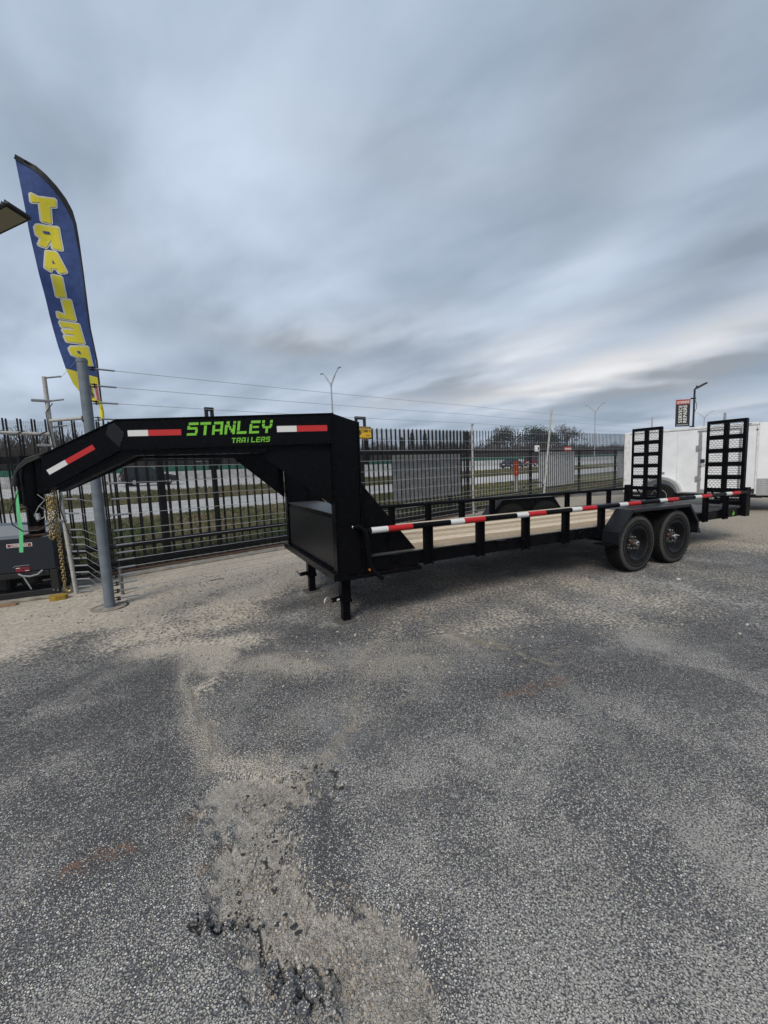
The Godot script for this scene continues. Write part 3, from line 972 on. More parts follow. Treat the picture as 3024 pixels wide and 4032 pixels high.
# ---------------------------------------------------------------- trees
func bare_tree_mesh(seed_: int, h: float, spread: float, levels: int) -> Array:
	var g := RandomNumberGenerator.new()
	g.seed = seed_
	var trunk := sn()
	var crown := sn()
	var todo := [[Vector3.ZERO, Vector3(g.randf_range(-0.06, 0.06), 1, g.randf_range(-0.06, 0.06)).normalized(), h * 0.30, h * 0.028, 0]]
	while todo.size():
		var q: Array = todo.pop_back()
		var d: Vector3 = q[1]
		var bend := Vector3(g.randf_range(-0.18, 0.18), g.randf_range(-0.05, 0.12), g.randf_range(-0.18, 0.18))
		var mid: Vector3 = q[0] + d * q[2] * 0.5
		var end: Vector3 = mid + (d + bend).normalized() * q[2] * 0.5
		var lv: int = q[4]
		tube(trunk if lv < 2 else crown, [q[0], mid, end], [q[3], q[3] * 0.85, q[3] * 0.65], 6 if lv < 2 else (4 if lv < 4 else 3), false)
		if lv < levels:
			for k in (3 if lv > 0 else 4):
				var a := g.randf() * TAU
				var side := d.cross(Vector3(cos(a), 0.3, sin(a))).normalized()
				var nd := (d * g.randf_range(0.55, 1.0) + side * g.randf_range(0.5, 0.95) * spread + Vector3.UP * 0.16).normalized()
				todo.append([end.lerp(mid, g.randf_range(0.0, 0.7) if k > 0 else 0.0), nd, q[2] * g.randf_range(0.58, 0.86), maxf(q[3] * g.randf_range(0.5, 0.68), h * 0.0034), lv + 1])
	return [trunk.commit(), crown.commit()]

func leaf_crown(seed_: int, count: int, shape: Callable, size: float) -> ArrayMesh:
	var g := RandomNumberGenerator.new()
	g.seed = seed_
	var st := sn()
	for k in count:
		var c: Vector3 = shape.call(g)
		for j in 3:
			var n := Vector3(g.randf_range(-1, 1), g.randf_range(-0.2, 1), g.randf_range(-1, 1)).normalized()
			var u := n.cross(Vector3(g.randf_range(-1, 1), g.randf_range(-1, 1), g.randf_range(-1, 1))).normalized() * size * g.randf_range(0.5, 1.2)
			var v := n.cross(u).normalized() * size * g.randf_range(0.4, 0.9)
			var p := c + Vector3(g.randf_range(-1, 1), g.randf_range(-1, 1), g.randf_range(-1, 1)) * size * 1.4
			tri(st, p - u, p + u * 0.6 + v, p - v, n)
	return st.commit()

func tree(called: String, label: String, cat: String, meshes: Array, mt: Material, mc: Material, at: Vector3, sc: float, turn: float, group: String) -> Node3D:
	var t := thing(called, label, cat, Transform3D(Basis(Vector3.UP, turn).scaled(Vector3.ONE * sc), at), group)
	part("trunk", meshes[0], mt, t)
	part("crown", meshes[1], mc, t)
	return t

func trees() -> void:
	var bark := weather(m("bark", lin(0.06, 0.048, 0.04), 0.95), noise_tex(23, 0.05, 0.6, 1.0), 0.6)
	var twig := m("twig", lin(0.075, 0.058, 0.048), 0.95)
	var leaf := m("cedar_leaf", lin(0.026, 0.040, 0.022), 0.9)
	var oak := m("oak_leaf", lin(0.062, 0.060, 0.036), 0.9)
	var big := bare_tree_mesh(5, 13.0, 1.15, 6)
	var b2 := bare_tree_mesh(8, 8.5, 0.8, 5)
	var b3 := bare_tree_mesh(9, 8.0, 1.0, 5)
	tree("bare_tree", "large spreading bare tree beyond the highway right of the white leaning pipe", "tree", big, bark, twig, Vector3(61.3, 1.0, -137.2), 1.02, 0.4, "trees beyond the highway")
	var spots := [Vector3(0.2, 1, -89.7), Vector3(16.4, 1, -103.8), Vector3(28.3, 1, -116.6), Vector3(102.7, 1, -186.2)]
	var labels := ["bare brown tree beyond the highway just right of the yellow warning sign", "bare brown tree between the two dark cedars and the white pipe", "pale bare tree just right of the upright white pipe", "low bare tree beyond the highway at the right end of the fence"]
	for k in 4:
		tree("bare_tree", labels[k], "tree", b2 if k % 2 else b3, bark, twig, spots[k], 1.05, k * 1.3, "trees beyond the highway")
	# conifers
	var stem := sn()
	tube(stem, [Vector3.ZERO, Vector3(0, 7.4, 0)], [0.16, 0.03], 6)
	var cone := leaf_crown(3, 900, func(g): 
		var y: float = pow(g.randf(), 0.8) 
		var r: float = (1.0 - y) * 1.7 * sqrt(g.randf()) * (0.75 + 0.45 * sin(y * 23.0 + 1.0)) + 0.08
		var a: float = g.randf() * TAU
		return Vector3(cos(a) * r, 0.9 + y * 7.0, sin(a) * r), 0.17)
	var cm := [stem.commit(), cone]
	for q in [[Vector3(7.1, 1, -95.7), 1.0, "pointed dark cedar beyond the fence, the left one of two"], [Vector3(10.6, 1, -101.4), 1.02, "pointed dark cedar beyond the fence, the right one of two"], [Vector3(4.6, 1, -93.5), 0.86, "small dark cedar at the left foot of the two pointed cedars"], [Vector3(20.6, 1, -100.7), 1.02, "broad dark cedar just left of the upright white pipe"]]:
		var t := tree("cedar_tree", q[2], "tree", cm, bark, leaf, q[0], q[1], q[0].x, "trees beyond the highway")
		if "broad" in q[2]: t.scale = Vector3(1.7, 1.02, 1.7)
	# evergreen oaks with brown winter leaf
	var st2 := sn()
	for k in 5:
		var a := TAU * k / 5.0
		tube(st2, [Vector3(0, 0, 0), Vector3(cos(a) * 0.4, 2.0, sin(a) * 0.4), Vector3(cos(a) * 2.2, 5.2, sin(a) * 2.2)], [0.35, 0.22, 0.08], 6)
	var lob := [Vector3(0, 6.6, 0), Vector3(2.2, 5.6, 0.6), Vector3(-2.4, 5.4, -0.5), Vector3(0.6, 5.2, 2.0), Vector3(-0.8, 7.2, -1.4), Vector3(1.4, 7.4, -0.6), Vector3(-1.5, 6.5, 1.5)]
	var om := [st2.commit(), leaf_crown(4, 1500, func(g):
		var c: Vector3 = lob[g.randi() % lob.size()]
		var d := Vector3(g.randf_range(-1, 1), g.randf_range(-0.8, 1), g.randf_range(-1, 1)).normalized()
		return c + d * Vector3(2.2, 1.7, 2.2) * pow(g.randf(), 0.45), 0.2)]
	for q in [[Vector3(35.1, 1, -119.8), 1.18, "brownish evergreen oak beyond the highway, left of the black sedan"], [Vector3(47.0, 1, -127.5), 1.25, "dark rounded evergreen oak beyond the highway left of the leaning pipe"], [Vector3(53.5, 1, -133.1), 1.12, "lower evergreen oak between the rounded oak and the big bare tree"]]:
		tree("oak_tree", q[2], "tree", om, bark, oak if "brownish" in q[2] else leaf, q[0], q[1], q[0].x, "trees beyond the highway")
	# the winter brush behind the barrier, one unbroken thicket
	var mm := MultiMesh.new()
	mm.transform_format = MultiMesh.TRANSFORM_3D
	var bush := sn()
	var g := RandomNumberGenerator.new()
	g.seed = 12
	for k in 60:
		var a := g.randf() * TAU
		var p := Vector3(cos(a), 0, sin(a)) * g.randf() * 1.2
		var e := p + Vector3(cos(a) * g.randf() * 1.6, g.randf_range(2.0, 4.2), sin(a) * g.randf() * 1.6)
		tube(bush, [p, (p + e) * 0.5 + Vector3(g.randf_range(-0.3, 0.3), 0, g.randf_range(-0.3, 0.3)), e], [0.05, 0.035, 0.015], 3, false)
		for j in 3:
			var q := p.lerp(e, g.randf_range(0.3, 0.9))
			tube(bush, [q, q + Vector3(g.randf_range(-0.7, 0.7), g.randf_range(0.2, 0.9), g.randf_range(-0.7, 0.7))], [0.025, 0.012], 3, false)
	mm.mesh = bush.commit()
	mm.instance_count = 900
	for k in 900:
		var s := -55.0 + 300.0 * pow(g.randf(), 0.9)
		var n := g.randf_range(50.0, 74.0)
		var sc := g.randf_range(0.8, 1.5) * (1.15 if s < 40 else 1.0)
		mm.set_instance_transform(k, Transform3D(Basis(Vector3.UP, g.randf() * TAU).scaled(Vector3.ONE * sc), fp(s, 0.9, n)))
	var o := MultiMeshInstance3D.new()
	o.name = "winter_brush"
	o.multimesh = mm
	o.material_override = twig
	add_child(o, true)
	tag(o, "thicket of bare brown winter brush behind the green-topped barrier", "brush", "", "stuff")
	var hl := sn()
	var hn := noise(77, 0.02, 3)
	for k in 80:
		var s := -120.0 + k * 8.0
		var h0 := 5.5 + 1.6 * hn.get_noise_1d(s * 3.0)
		var h1 := 5.5 + 1.6 * hn.get_noise_1d((s + 8.0) * 3.0)
		quad(hl, fp(s, 0.5, 95), fp(s + 8, 0.5, 95), fp(s + 8, h1, 112), fp(s, h0, 112), Vector3.UP - FN)
		quad(hl, fp(s, h0, 112), fp(s + 8, h1, 112), fp(s + 8, 3.5, 220), fp(s, 3.5, 220), Vector3.UP)
	var hm := weather(m("far_hill", lin(0.075, 0.062, 0.05), 0.95), noise_tex(24, 0.03, 0.5, 1.0), 0.25)
	struct("hills", hl, hm)

# ---------------------------------------------------------------- the black fence and the sliding gate
func picket_mesh(h: float) -> ArrayMesh:
	var st := sn()
	bx(st, Vector3(-0.0115, 0, -0.0115), Vector3(0.0115, h, 0.0115), 0.003)
	return st.commit()

func fence() -> void:
	var bk := m("fence_black", Color.WHITE)
	var gate := thing("sliding_gate", "long black steel sliding gate covered with fine black mesh, behind the gooseneck", "gate", fence_xf())
	var pk := picket_mesh(2.41 - 0.06)
	var k := 0
	var s := -3.2
	while s < 8.72:
		part("picket", pk, bk, gate, Transform3D(Basis.IDENTITY.scaled(Vector3(1, (hy(2.41, s) - 0.06) / 2.35, 1)), Vector3(s, 0.06, 0.035)))
		s += 0.1515
	# rails as long slightly rising beams
	for q in [[1.79, 1.89, 0.07], [0.40, 0.47, 0.05], [0.12, 0.22, 0.08]]:
		var st := sn()
		prism(st, pv([-3.3, q[0], 0.0, q[0], 8.85, hy(q[0], 8.85), 8.85, hy(q[1], 8.85), 0.0, q[1], -3.3, q[1]]), -q[2] * 0.5 - 0.02, q[2] * 0.5 - 0.02)
		part("rail", st, bk, gate)
	for p in [[1.24, 0.075], [4.65, 0.075], [8.80, 0.11], [-2.2, 0.075]]:
		part("post", box(Vector3(p[0] - p[1] / 2, 0.10, -0.11), Vector3(p[0] + p[1] / 2, hy(1.95, p[0]), -0.06), 0.006), bk, gate)
	# roller at the closing end and its bolts
	var st := sn()
	lathe(st, [Vector2(-0.03, 0.0), Vector2(-0.03, 0.07), Vector2(0.03, 0.07), Vector2(0.03, 0.0)], 16)
	part("roller", st, m("steel_dull", Color.WHITE), gate, Transform3D(Basis.IDENTITY, Vector3(8.95, 0.16, 0.02)))
	st = sn()
	for i in 6:
		lathe(st, [Vector2(0, 0.02), Vector2(0.012, 0.02), Vector2(0.012, 0.0)], 8, Transform3D(Basis.IDENTITY, Vector3(8.82, 0.42 + i * 0.15, -0.052)))
	part("bolt_row", st, m("zinc", Color.WHITE), gate)
	# fine plastic mesh tied to the lot side of the gate
	st = sn()
	var x := -3.2
	while x < 8.75:
		_strand(st, Vector3(x, 0.13, 0.058), Vector3(x, hy(2.38, x), 0.058), 0.0012)
		x += 0.0185
	var y := 0.14
	while y < 2.39:
		var pts := [-3.2, 0.0, 3.0, 6.0, 8.75]
		for i in 4:
			_strand(st, Vector3(pts[i], hy(y, pts[i]), 0.060), Vector3(pts[i + 1], hy(y, pts[i + 1]), 0.060), 0.0012)
		y += 0.0185
	var ms := part("mesh_screen", st, m("mesh_black", Color.WHITE), gate)
	ms.set_meta("kind", "stuff")
	# fixed fence behind
	var fx := thing("picket_fence", "tall black steel picket fence running behind the gate and on to the white trailer", "fence", fence_xf(0, 0, 0.3))
	s = -3.0
	while s < 27.0:
		part("picket", pk, bk, fx, Transform3D(Basis.IDENTITY.scaled(Vector3(1, (hy(2.42, s) - 0.0) / 2.35, 1)), Vector3(s, 0.03, 0.04)))
		s += 0.1585
	for q in [[1.84, 1.89], [0.40, 0.45]]:
		st = sn()
		prism(st, pv([-3.2, q[0], 0.0, q[0], 27.0, hy(q[0], 6), 27.0, hy(q[1], 6), 0.0, q[1], -3.2, q[1]]), -0.02, 0.026)
		part("rail", st, bk, fx)
	for p in [0.4, 4.4, 8.2, 12.83, 16.9, 20.95, 25.0]:
		part("post", box(Vector3(p - 0.055, 0, -0.055), Vector3(p + 0.055, 1.98, 0.02), 0.008), bk, fx)
	# square-topped guide frames that hold the gate upright
	var lab := ["square black gate guide frame rising behind the gooseneck lettering", "square black gate guide frame carrying the yellow warning sign"]
	var at := [1.26, 4.765]
	for i in 2:
		var g := thing("guide_frame", lab[i], "gate guide", fence_xf(at[i], 0, 0.12), "gate guide frames")
		var hw: float = [0.05, 0.125][i]
		for sd in [-1.0, 1.0]:
			part("leg", box(Vector3(sd * hw - 0.028, 1.69, -0.03), Vector3(sd * hw + 0.028, 2.68, 0.03), 0.006), bk, g)
		part("crosspiece", box(Vector3(-hw - 0.03, 2.683, -0.032), Vector3(hw + 0.03, 2.75, 0.032), 0.006), bk, g)
		part("crosspiece", box(Vector3(-hw - 0.03, 1.62, -0.032), Vector3(hw + 0.03, 1.687, 0.032), 0.006), bk, g)
		part("post", box(Vector3(-0.04, 0, -0.04), Vector3(0.04, 1.617, 0.04), 0.006), bk, g)
		part("roller_bracket", box(Vector3(hw + 0.033, 1.70, -0.05), Vector3(hw + 0.10, 2.02, 0.05), 0.008), bk, g)
	# warning sign
	var sg := thing("warning_sign", "small yellow and black electric fence warning sign reading 7,000 V", "sign", fence_xf(4.70, 2.21, -0.085))
	part("panel", box(Vector3(-0.21, 0, -0.004), Vector3(0.21, 0.29, 0.004), 0.002), m("sign_yellow", Color.WHITE), sg)
	var blk := m("sign_black", Color.WHITE)
	part("top_band", box(Vector3(-0.207, 0.245, 0.0045), Vector3(0.207, 0.287, 0.006)), blk, sg)
	part("bottom_band", box(Vector3(-0.207, 0.003, 0.0045), Vector3(0.207, 0.035, 0.006)), blk, sg)
	text(sg, "lettering", "7,000 V", 0.085, blk, Transform3D(Basis.IDENTITY, Vector3(0.055, 0.185, 0.006)), 0.002)
	text(sg, "lettering", "ELECTRIC FENCE GUARD", 0.028, m("sign_yellow", Color.WHITE), Transform3D(Basis.IDENTITY, Vector3(0, 0.266, 0.007)), 0.002)
	text(sg, "lettering", "PRIMARY SECURITY SYSTEM", 0.020, m("sign_yellow", Color.WHITE), Transform3D(Basis.IDENTITY, Vector3(0, 0.019, 0.007)), 0.002)
	text(sg, "lettering", "WARNING", 0.024, blk, Transform3D(Basis.IDENTITY, Vector3(0.11, 0.085, 0.006)), 0.002)
	st = sn()
	prism(st, pv([-0.15, 0.20, -0.09, 0.20, -0.115, 0.15, -0.07, 0.15, -0.15, 0.06, -0.125, 0.125, -0.165, 0.125]), 0.0045, 0.007)
	part("bolt_symbol", st, blk, sg)
	# boards hung on the fence
	var bd := thing("fence_board", "large grey white sheet board seen through the gate pickets, left of the upright white pipe", "board", fence_xf(7.20, 0.61, 0.19), "boards hung on the fence")
	part("sheet", box(Vector3(-1.40, 0, -0.01), Vector3(1.40, 1.22, 0.01), 0.003), m("board_white", Color.WHITE), bd)
	part("batten", box(Vector3(-1.40, 0.03, -0.04), Vector3(1.40, 0.09, -0.011)), m("steel_dull", Color.WHITE), bd)
	var b2 := thing("fence_board", "large white sheet board hung on the fence beside the leaning white pipe", "board", fence_xf(15.1, 0.50, 0.38), "boards hung on the fence")
	part("sheet", box(Vector3(-1.50, 0, -0.01), Vector3(1.52, 1.39, 0.01), 0.003), m("board_white", Color.WHITE), b2)
	part("batten", box(Vector3(-1.50, 0.65, -0.04), Vector3(1.52, 0.72, -0.011)), m("steel_dull", Color.WHITE), b2)
	var b3 := thing("fence_board", "pale board on the fence at its far end beside the white enclosed trailer", "board", fence_xf(22.4, 0.50, 0.38), "boards hung on the fence")
	part("sheet", box(Vector3(-1.0, 0, -0.01), Vector3(1.0, 1.36, 0.01), 0.003), m("board_white", Color.WHITE), b3)
	var rs := thing("red_sign", "small red sign on top of the fence rail above the white board", "sign", fence_xf(15.65, 1.89, 0.22))
	part("panel", box(Vector3(-0.33, 0, -0.006), Vector3(0.33, 0.17, 0.006), 0.002), m("sign_red", Color.WHITE), rs)
	for i in 3:
		part("mark", box(Vector3(-0.27 + i * 0.19, 0.05, 0.0065), Vector3(-0.12 + i * 0.19, 0.12, 0.008)), m("sign_white", Color.WHITE), rs)
	# marker post and the box with its conduit
	var mk := thing("marker_post", "round marker post, orange on top and white below, beyond the fence", "post", fence_xf(12.27, 0, 0.55))
	part("post", rod(Vector3(0, 0, 0), Vector3(0, 1.03, 0), 0.075, 14), m("pvc_white", Color.WHITE), mk)
	st = sn()
	tube(st, [Vector3(0, 1.032, 0), Vector3(0, 1.52, 0), Vector3(0, 1.57, 0)], [0.09, 0.09, 0.05], 14)
	part("orange_cap", st, m("marker_orange", Color.WHITE), mk)
	var cb := thing("junction_box", "small white electrical box on a black fence post with a bent black conduit", "box", fence_xf(13.05, 0, 0.20))
	part("case", box(Vector3(-0.11, 1.86, -0.02), Vector3(0.11, 2.10, 0.10), 0.03), m("board_white", Color.WHITE), cb)
	part("dial", box(Vector3(-0.035, 1.93, 0.101), Vector3(0.035, 2.03, 0.106), 0.003), m("sign_black", Color.WHITE), cb)
	st = sn()
	tube(st, [Vector3(-2.6, 0.25, 0.03), Vector3(-1.1, 0.42, 0.03), Vector3(-0.9, 0.62, 0.03), Vector3(-0.6, 0.72, 0.03), Vector3(0.1, 0.74, 0.03), Vector3(0.4, 0.68, 0.03), Vector3(0.55, 0.50, 0.03), Vector3(0.62, 0.36, 0.03)], 0.025, 8)
	part("conduit", st, m("cable_black", Color.WHITE), cb)
	# low concrete footing and the gate's rusty ground track
	st = sn()
	bx(st, Vector3(-5.0, -0.02, -0.28), Vector3(9.6, 0.035, 0.42), 0.012, fence_xf())
	struct("kerb", st, m("concrete", Color.WHITE))
	var tr := thing("gate_track", "rusty steel track on the concrete strip under the sliding gate", "track", fence_xf(0, 0.037, 0.02))
	part("track", box(Vector3(-5.0, 0.0, -0.03), Vector3(9.5, 0.035, 0.03), 0.006), m("kerb_rust", Color.WHITE), tr)
	part("plank", box(Vector3(-4.2, 0.0, 0.12), Vector3(8.9, 0.022, 0.22), 0.006), m("kerb_rust", Color.WHITE), tr)

func _strand(st: SurfaceTool, a: Vector3, b: Vector3, r: float) -> void:
	var d := (b - a).normalized()
	var u := d.cross(Vector3(0, 0, 1)).normalized() * r
	var w := Vector3(0, 0, r)
	quad(st, a - u + w, a + u + w, b + u + w, b - u + w, w)
	quad(st, a - u - w, a + u - w, b + u - w, b - u - w, -w)
	quad(st, a + u - w, a + u + w, b + u + w, b + u - w, u)
	quad(st, a - u - w, a - u + w, b - u + w, b - u - w, -u)

# ---------------------------------------------------------------- electric fence in front of the gate
const ORD := ["highest", "second", "third", "fourth", "fifth", "sixth", "seventh", "eighth", "ninth", "tenth", "eleventh", "twelfth", "thirteenth", "fourteenth", "fifteenth", "sixteenth", "seventeenth", "eighteenth", "nineteenth", "lowest"]
const WY := [2.79, 2.60, 2.41, 2.225, 2.04, 1.85, 1.665, 1.475, 1.287, 1.099, 0.909, 0.821, 0.731, 0.637, 0.547, 0.452, 0.362, 0.265, 0.175, 0.082]

func electric_fence() -> void:
	var grey := m("post_grey", Color.WHITE)
	var ins := m("insulator_black", Color.WHITE)
	var sl := m("sleeve_grey", Color.WHITE)
	var post := thing("steel_post", "tall round grey steel post carrying rows of black insulators", "post", fence_xf(-0.802, 0, -1.957))
	var st := sn()
	tube(st, [Vector3(0, -0.02, 0), Vector3(0, 1.30, 0)], 0.056, 24, false)
	part("lower_tube", st, grey, post)
	st = sn()
	tube(st, [Vector3(0, 1.30, 0), Vector3(0, 2.85, 0)], 0.0535, 24, false)
	part("upper_tube", st, grey, post)
	st = sn()
	tube(st, [Vector3(0, 2.845, 0), Vector3(0, 2.875, 0), Vector3(0, 2.89, 0), Vector3(0, 2.897, 0)], [0.058, 0.058, 0.045, 0.01], 24)
	part("cap", st, grey, post)
	st = sn()
	tube(st, [Vector3(0, -0.02, 0), Vector3(0, 0.002, 0), Vector3(0, 0.005, 0)], [0.22, 0.20, 0.17], 22)
	part("footing", st, m("concrete", Color.WHITE), post)
	var im := sn()
	for zz in [-0.014, 0.014]:
		lathe(im, [Vector2(-0.006, 0.008), Vector2(-0.003, 0.030), Vector2(0.003, 0.030), Vector2(0.006, 0.008)], 12, Transform3D(Basis(Vector3.RIGHT, PI / 2), Vector3(0.03, zz, 0)))
	bx(im, Vector3(-0.02, -0.020, -0.007), Vector3(0.035, -0.015, 0.007))
	bx(im, Vector3(-0.02, 0.015, -0.007), Vector3(0.035, 0.020, 0.007))
	tube(im, [Vector3(0.03, -0.028, 0), Vector3(0.03, 0.028, 0)], 0.006, 6)
	var imesh := im.commit()
	for y in WY:
		part("insulator", imesh, ins, post, Transform3D(Basis.IDENTITY, Vector3(0.062, y, 0.0)))
	st = sn()
	tube(st, [Vector3(-0.05, 2.25, 0.0), Vector3(-0.06, 2.22, 0.0), Vector3(-0.055, 2.19, 0.02)], 0.012, 6)
	part("clamp", st, ins, post)
	# each wire: sleeve next to the post, then a bare strand past the white pipes
	for k in WY.size():
		var y: float = WY[k]
		var w := thing("fence_wire", "%s of the level electric fence wires strung to the right of the grey steel post" % ORD[k], "wire", fence_xf(0, y, -1.957), "electric fence wires")
		part("sleeve", rod(Vector3(-0.675, 0, 0), Vector3(-0.495, 0, 0), 0.0105, 8), sl, w)
		part("link", rod(Vector3(-0.71, 0, 0), Vector3(-0.675, 0, 0), 0.004, 6), m("zinc", Color.WHITE), w)
		st = sn()
		var pts := [Vector3(-0.495, 0, 0)]
		var ends := [6.36, 9.8, 18.5] if k < 4 or k > 6 else [6.36, 9.75, 18.5]
		var from := -0.495
		for e in ends:
			for i in range(1, 7):
				var u := i / 6.0
				pts.append(Vector3(lerpf(from, e, u), (-0.012 * sin(u * PI)) + (0.0045 * lerpf(from, e, u) if k < 4 else 0.0), 0))
			from = e
		tube(st, pts, 0.003, 4)
		part("strand", st, m("wire_grey", Color.WHITE), w)
	# white plastic line pipes
	var pvc := m("pvc_white", Color.WHITE)
	var p2 := thing("line_pipe", "upright slim white plastic pipe at the closing end of the gate", "pipe", fence_xf(6.36, 0, -1.94), "white plastic line pipes")
	part("pipe", rod(Vector3.ZERO, Vector3(-0.006, 2.43, 0), 0.022, 12), pvc, p2)
	var p3 := thing("line_pipe", "leaning slim white plastic pipe in front of the large white board", "pipe", fence_xf(9.50, 0, -1.94), "white plastic line pipes")
	part("pipe", rod(Vector3.ZERO, Vector3(0.53, 2.95, 0), 0.026, 12), pvc, p3)
	var p4 := thing("line_pipe", "distant white pipe showing over the roof of the white trailer between the black ramps", "pipe", fence_xf(18.5, 0, -1.94), "white plastic line pipes")
	part("pipe", rod(Vector3.ZERO, Vector3(0.08, 3.15, 0), 0.026, 12), pvc, p4)
	var p5 := thing("utility_pole", "grey pole end showing over the white trailer roof by the right black ramp", "pole", fence_xf(32.5, 0, -1.9))
	part("pole", rod(Vector3.ZERO, Vector3(0, 4.08, 0), 0.07, 12), m("lamp_grey", Color.WHITE), p5)
	var clips := sn()
	for q in [[p2, 6.36, -0.006 / 2.43], [p3, 9.5, 0.53 / 2.95]]:
		for y in WY:
			if y < 2.5:
				part("clip", box(Vector3(q[2] * y - 0.03, y - 0.012, 0.016), Vector3(q[2] * y + 0.03, y + 0.012, 0.03), 0.004), m("sleeve_grey", Color.WHITE), q[0])

# ---------------------------------------------------------------- the corner at the left
func left_things() -> void:
	var pvc := m("pvc_white", Color.WHITE)
	var sl := m("sleeve_grey", Color.WHITE)
	var base := Vector3(-4.202, 0, -5.464)
	var b := Basis(FD, Vector3.UP, -FN)
	var t := thing("corner_pipe", "slightly bowed white plastic corner pipe with short grey sleeves left of the steel post", "pipe", Transform3D(b, base))
	var st := sn()
	var pts := []
	for k in 9:
		var u := k / 8.0
		pts.append(Vector3(-0.03 * sin(u * PI) - 0.055 * u * u, u * 2.85, 0.0))
	tube(st, pts, 0.025, 14)
	part("pipe", st, pvc, t)
	var at := func(y: float) -> Vector3:
		var u := y / 2.85
		return Vector3(-0.03 * sin(u * PI) - 0.055 * u * u, y, 0)
	for y in [2.84, 2.55, 2.22, 1.95, 1.475, 1.287, 1.099, 0.878, 0.773, 0.674, 0.583, 0.486, 0.386, 0.293, 0.198, 0.095, 0.03]:
		var p: Vector3 = at.call(y)
		var d := Vector3(0.17, -0.012 if y < 1.5 else 0.025, 0.045)
		part("sleeve", rod(p + Vector3(0.025, 0, 0), p + d, 0.011, 8), sl, t)
	for y in [2.55, 1.99, 1.01]:
		part("clamp_bar", box(at.call(y) + Vector3(-0.16, -0.018, -0.012), at.call(y) + Vector3(0.03, 0.012, 0.03), 0.005), sl, t)
	st = sn()
	tube(st, [at.call(2.52) + Vector3(0.05, 0, 0.02), at.call(2.4) + Vector3(-0.03, 0, 0.03), at.call(2.2) + Vector3(-0.02, 0, 0.03), at.call(1.6) + Vector3(0.03, 0, 0.03), at.call(1.2) + Vector3(-0.03, 0, 0.03), at.call(0.8) + Vector3(0.03, 0, 0.03), at.call(0.45) + Vector3(0.12, 0, 0.04)], 0.006, 6)
	part("lead_cable", st, m("cable_black", Color.WHITE), t)
	# short wires from the corner pipe to the steel post
	var pp := Vector3(-3.336, 0, -4.838)
	var n := 0
	for y in [2.84, 2.22, 1.475, 1.287, 1.099, 0.878, 0.773, 0.674, 0.583, 0.486, 0.386, 0.293, 0.198, 0.095]:
		var a: Vector3 = Transform3D(b, base) * (at.call(y) + Vector3(0.16, 0.0, 0.045))
		var c := pp + Vector3(-0.04, y + (0.09 if y > 2.0 else -0.02), -0.04)
		st = sn()
		tube(st, [a, (a + c) / 2.0 + Vector3(0, -0.008, 0), c], 0.0022, 4)
		var o := part("short_wire", st, m("wire_grey", Color.WHITE))
		tag(o, "%s short electric fence wire from the bowed white corner pipe to the steel post" % ORD[n], "wire", "short corner wires")
		n += 1
	# horizontal pipes
	st = sn()
	tube(st, [Transform3D(b, base) * at.call(2.30), pp + Vector3(-0.04, 2.24, -0.03)], 0.02, 12)
	tag(part("brace_pipe", st, pvc), "level white pipe bracing the corner pipe to the grey steel post", "pipe")
	var rt := thing("top_pipe", "level white pipe wound with black cable running left from the corner pipe", "pipe", Transform3D(b, base + Vector3(0, 2.13, 0)))
	st = sn()
	tube(st, [Vector3(-0.07, 0, -0.0), Vector3(-1.6, 0.03, 0.0)], 0.022, 12)
	part("pipe", st, pvc, rt)
	st = sn()
	pts = []
	for k in 90:
		var u := k / 89.0
		var a := u * 40.0
		pts.append(Vector3(-0.1 - 1.4 * u, cos(a) * 0.027 + 0.027 * u, sin(a) * 0.027))
	tube(st, pts, 0.006, 5)
	part("wound_cable", st, m("cable_black", Color.WHITE), rt)
	# gate operator: box on a steel stand
	var od := Vector3(sin(deg_to_rad(67.03)), 0, -cos(deg_to_rad(67.03)))
	var ox := Transform3D(Basis(od, Vector3.UP, Vector3(-od.z, 0, od.x)), Vector3(-4.353, 0, -5.383))
	var g := thing("gate_operator", "dark grey gate operator box with a red label on a black steel stand", "gate motor", ox)
	var dg := m("operator_grey", Color.WHITE)
	st = sn()
	bx(st, Vector3(-0.84, 0.375, -0.46), Vector3(-0.005, 0.815, 0.0), 0.012)
	part("case", st, dg, g)
	st = sn()
	prism(st, pv([0.0, 0.817, -0.01, 0.86, -0.10, 0.985, -0.19, 1.0, -0.36, 1.0, -0.46, 0.90, -0.46, 0.817]), 0.005, 0.84, Transform3D(Basis(Vector3(0, 0, 1), Vector3.UP, Vector3(-1, 0, 0)), Vector3.ZERO))
	part("lid", st, m("operator_lid", Color.WHITE), g)
	st = sn()
	bx(st, Vector3(-0.487, 0.707, 0.0005), Vector3(-0.228, 0.754, 0.0025))
	var lb := part("label_plate", st, m("sign_white", Color.WHITE), g)
	part("label_field", box(Vector3(-0.479, 0.713, 0.003), Vector3(-0.236, 0.748, 0.0042)), m("maroon", Color.WHITE), lb)
	text(lb, "lettering", "LiftMaster", 0.036, m("sign_white", Color.WHITE), Transform3D(Basis.IDENTITY, Vector3(-0.357, 0.7305, 0.0048)), 0.0015)
	st = sn()
	bx(st, Vector3(-0.43, 0.385, 0.0005), Vector3(-0.286, 0.445, 0.003))
	var w2 := part("warning_label", st, m("maroon", Color.WHITE), g)
	part("label_mark", box(Vector3(-0.425, 0.432, 0.0034), Vector3(-0.385, 0.439, 0.0044)), m("sign_white", Color.WHITE), w2)
	part("label_mark", box(Vector3(-0.365, 0.405, 0.0034), Vector3(-0.345, 0.425, 0.0044)), m("sign_black", Color.WHITE), w2)
	part("label_mark", box(Vector3(-0.335, 0.392, 0.0034), Vector3(-0.290, 0.397, 0.0044)), m("sign_white", Color.WHITE), w2)
	st = sn()
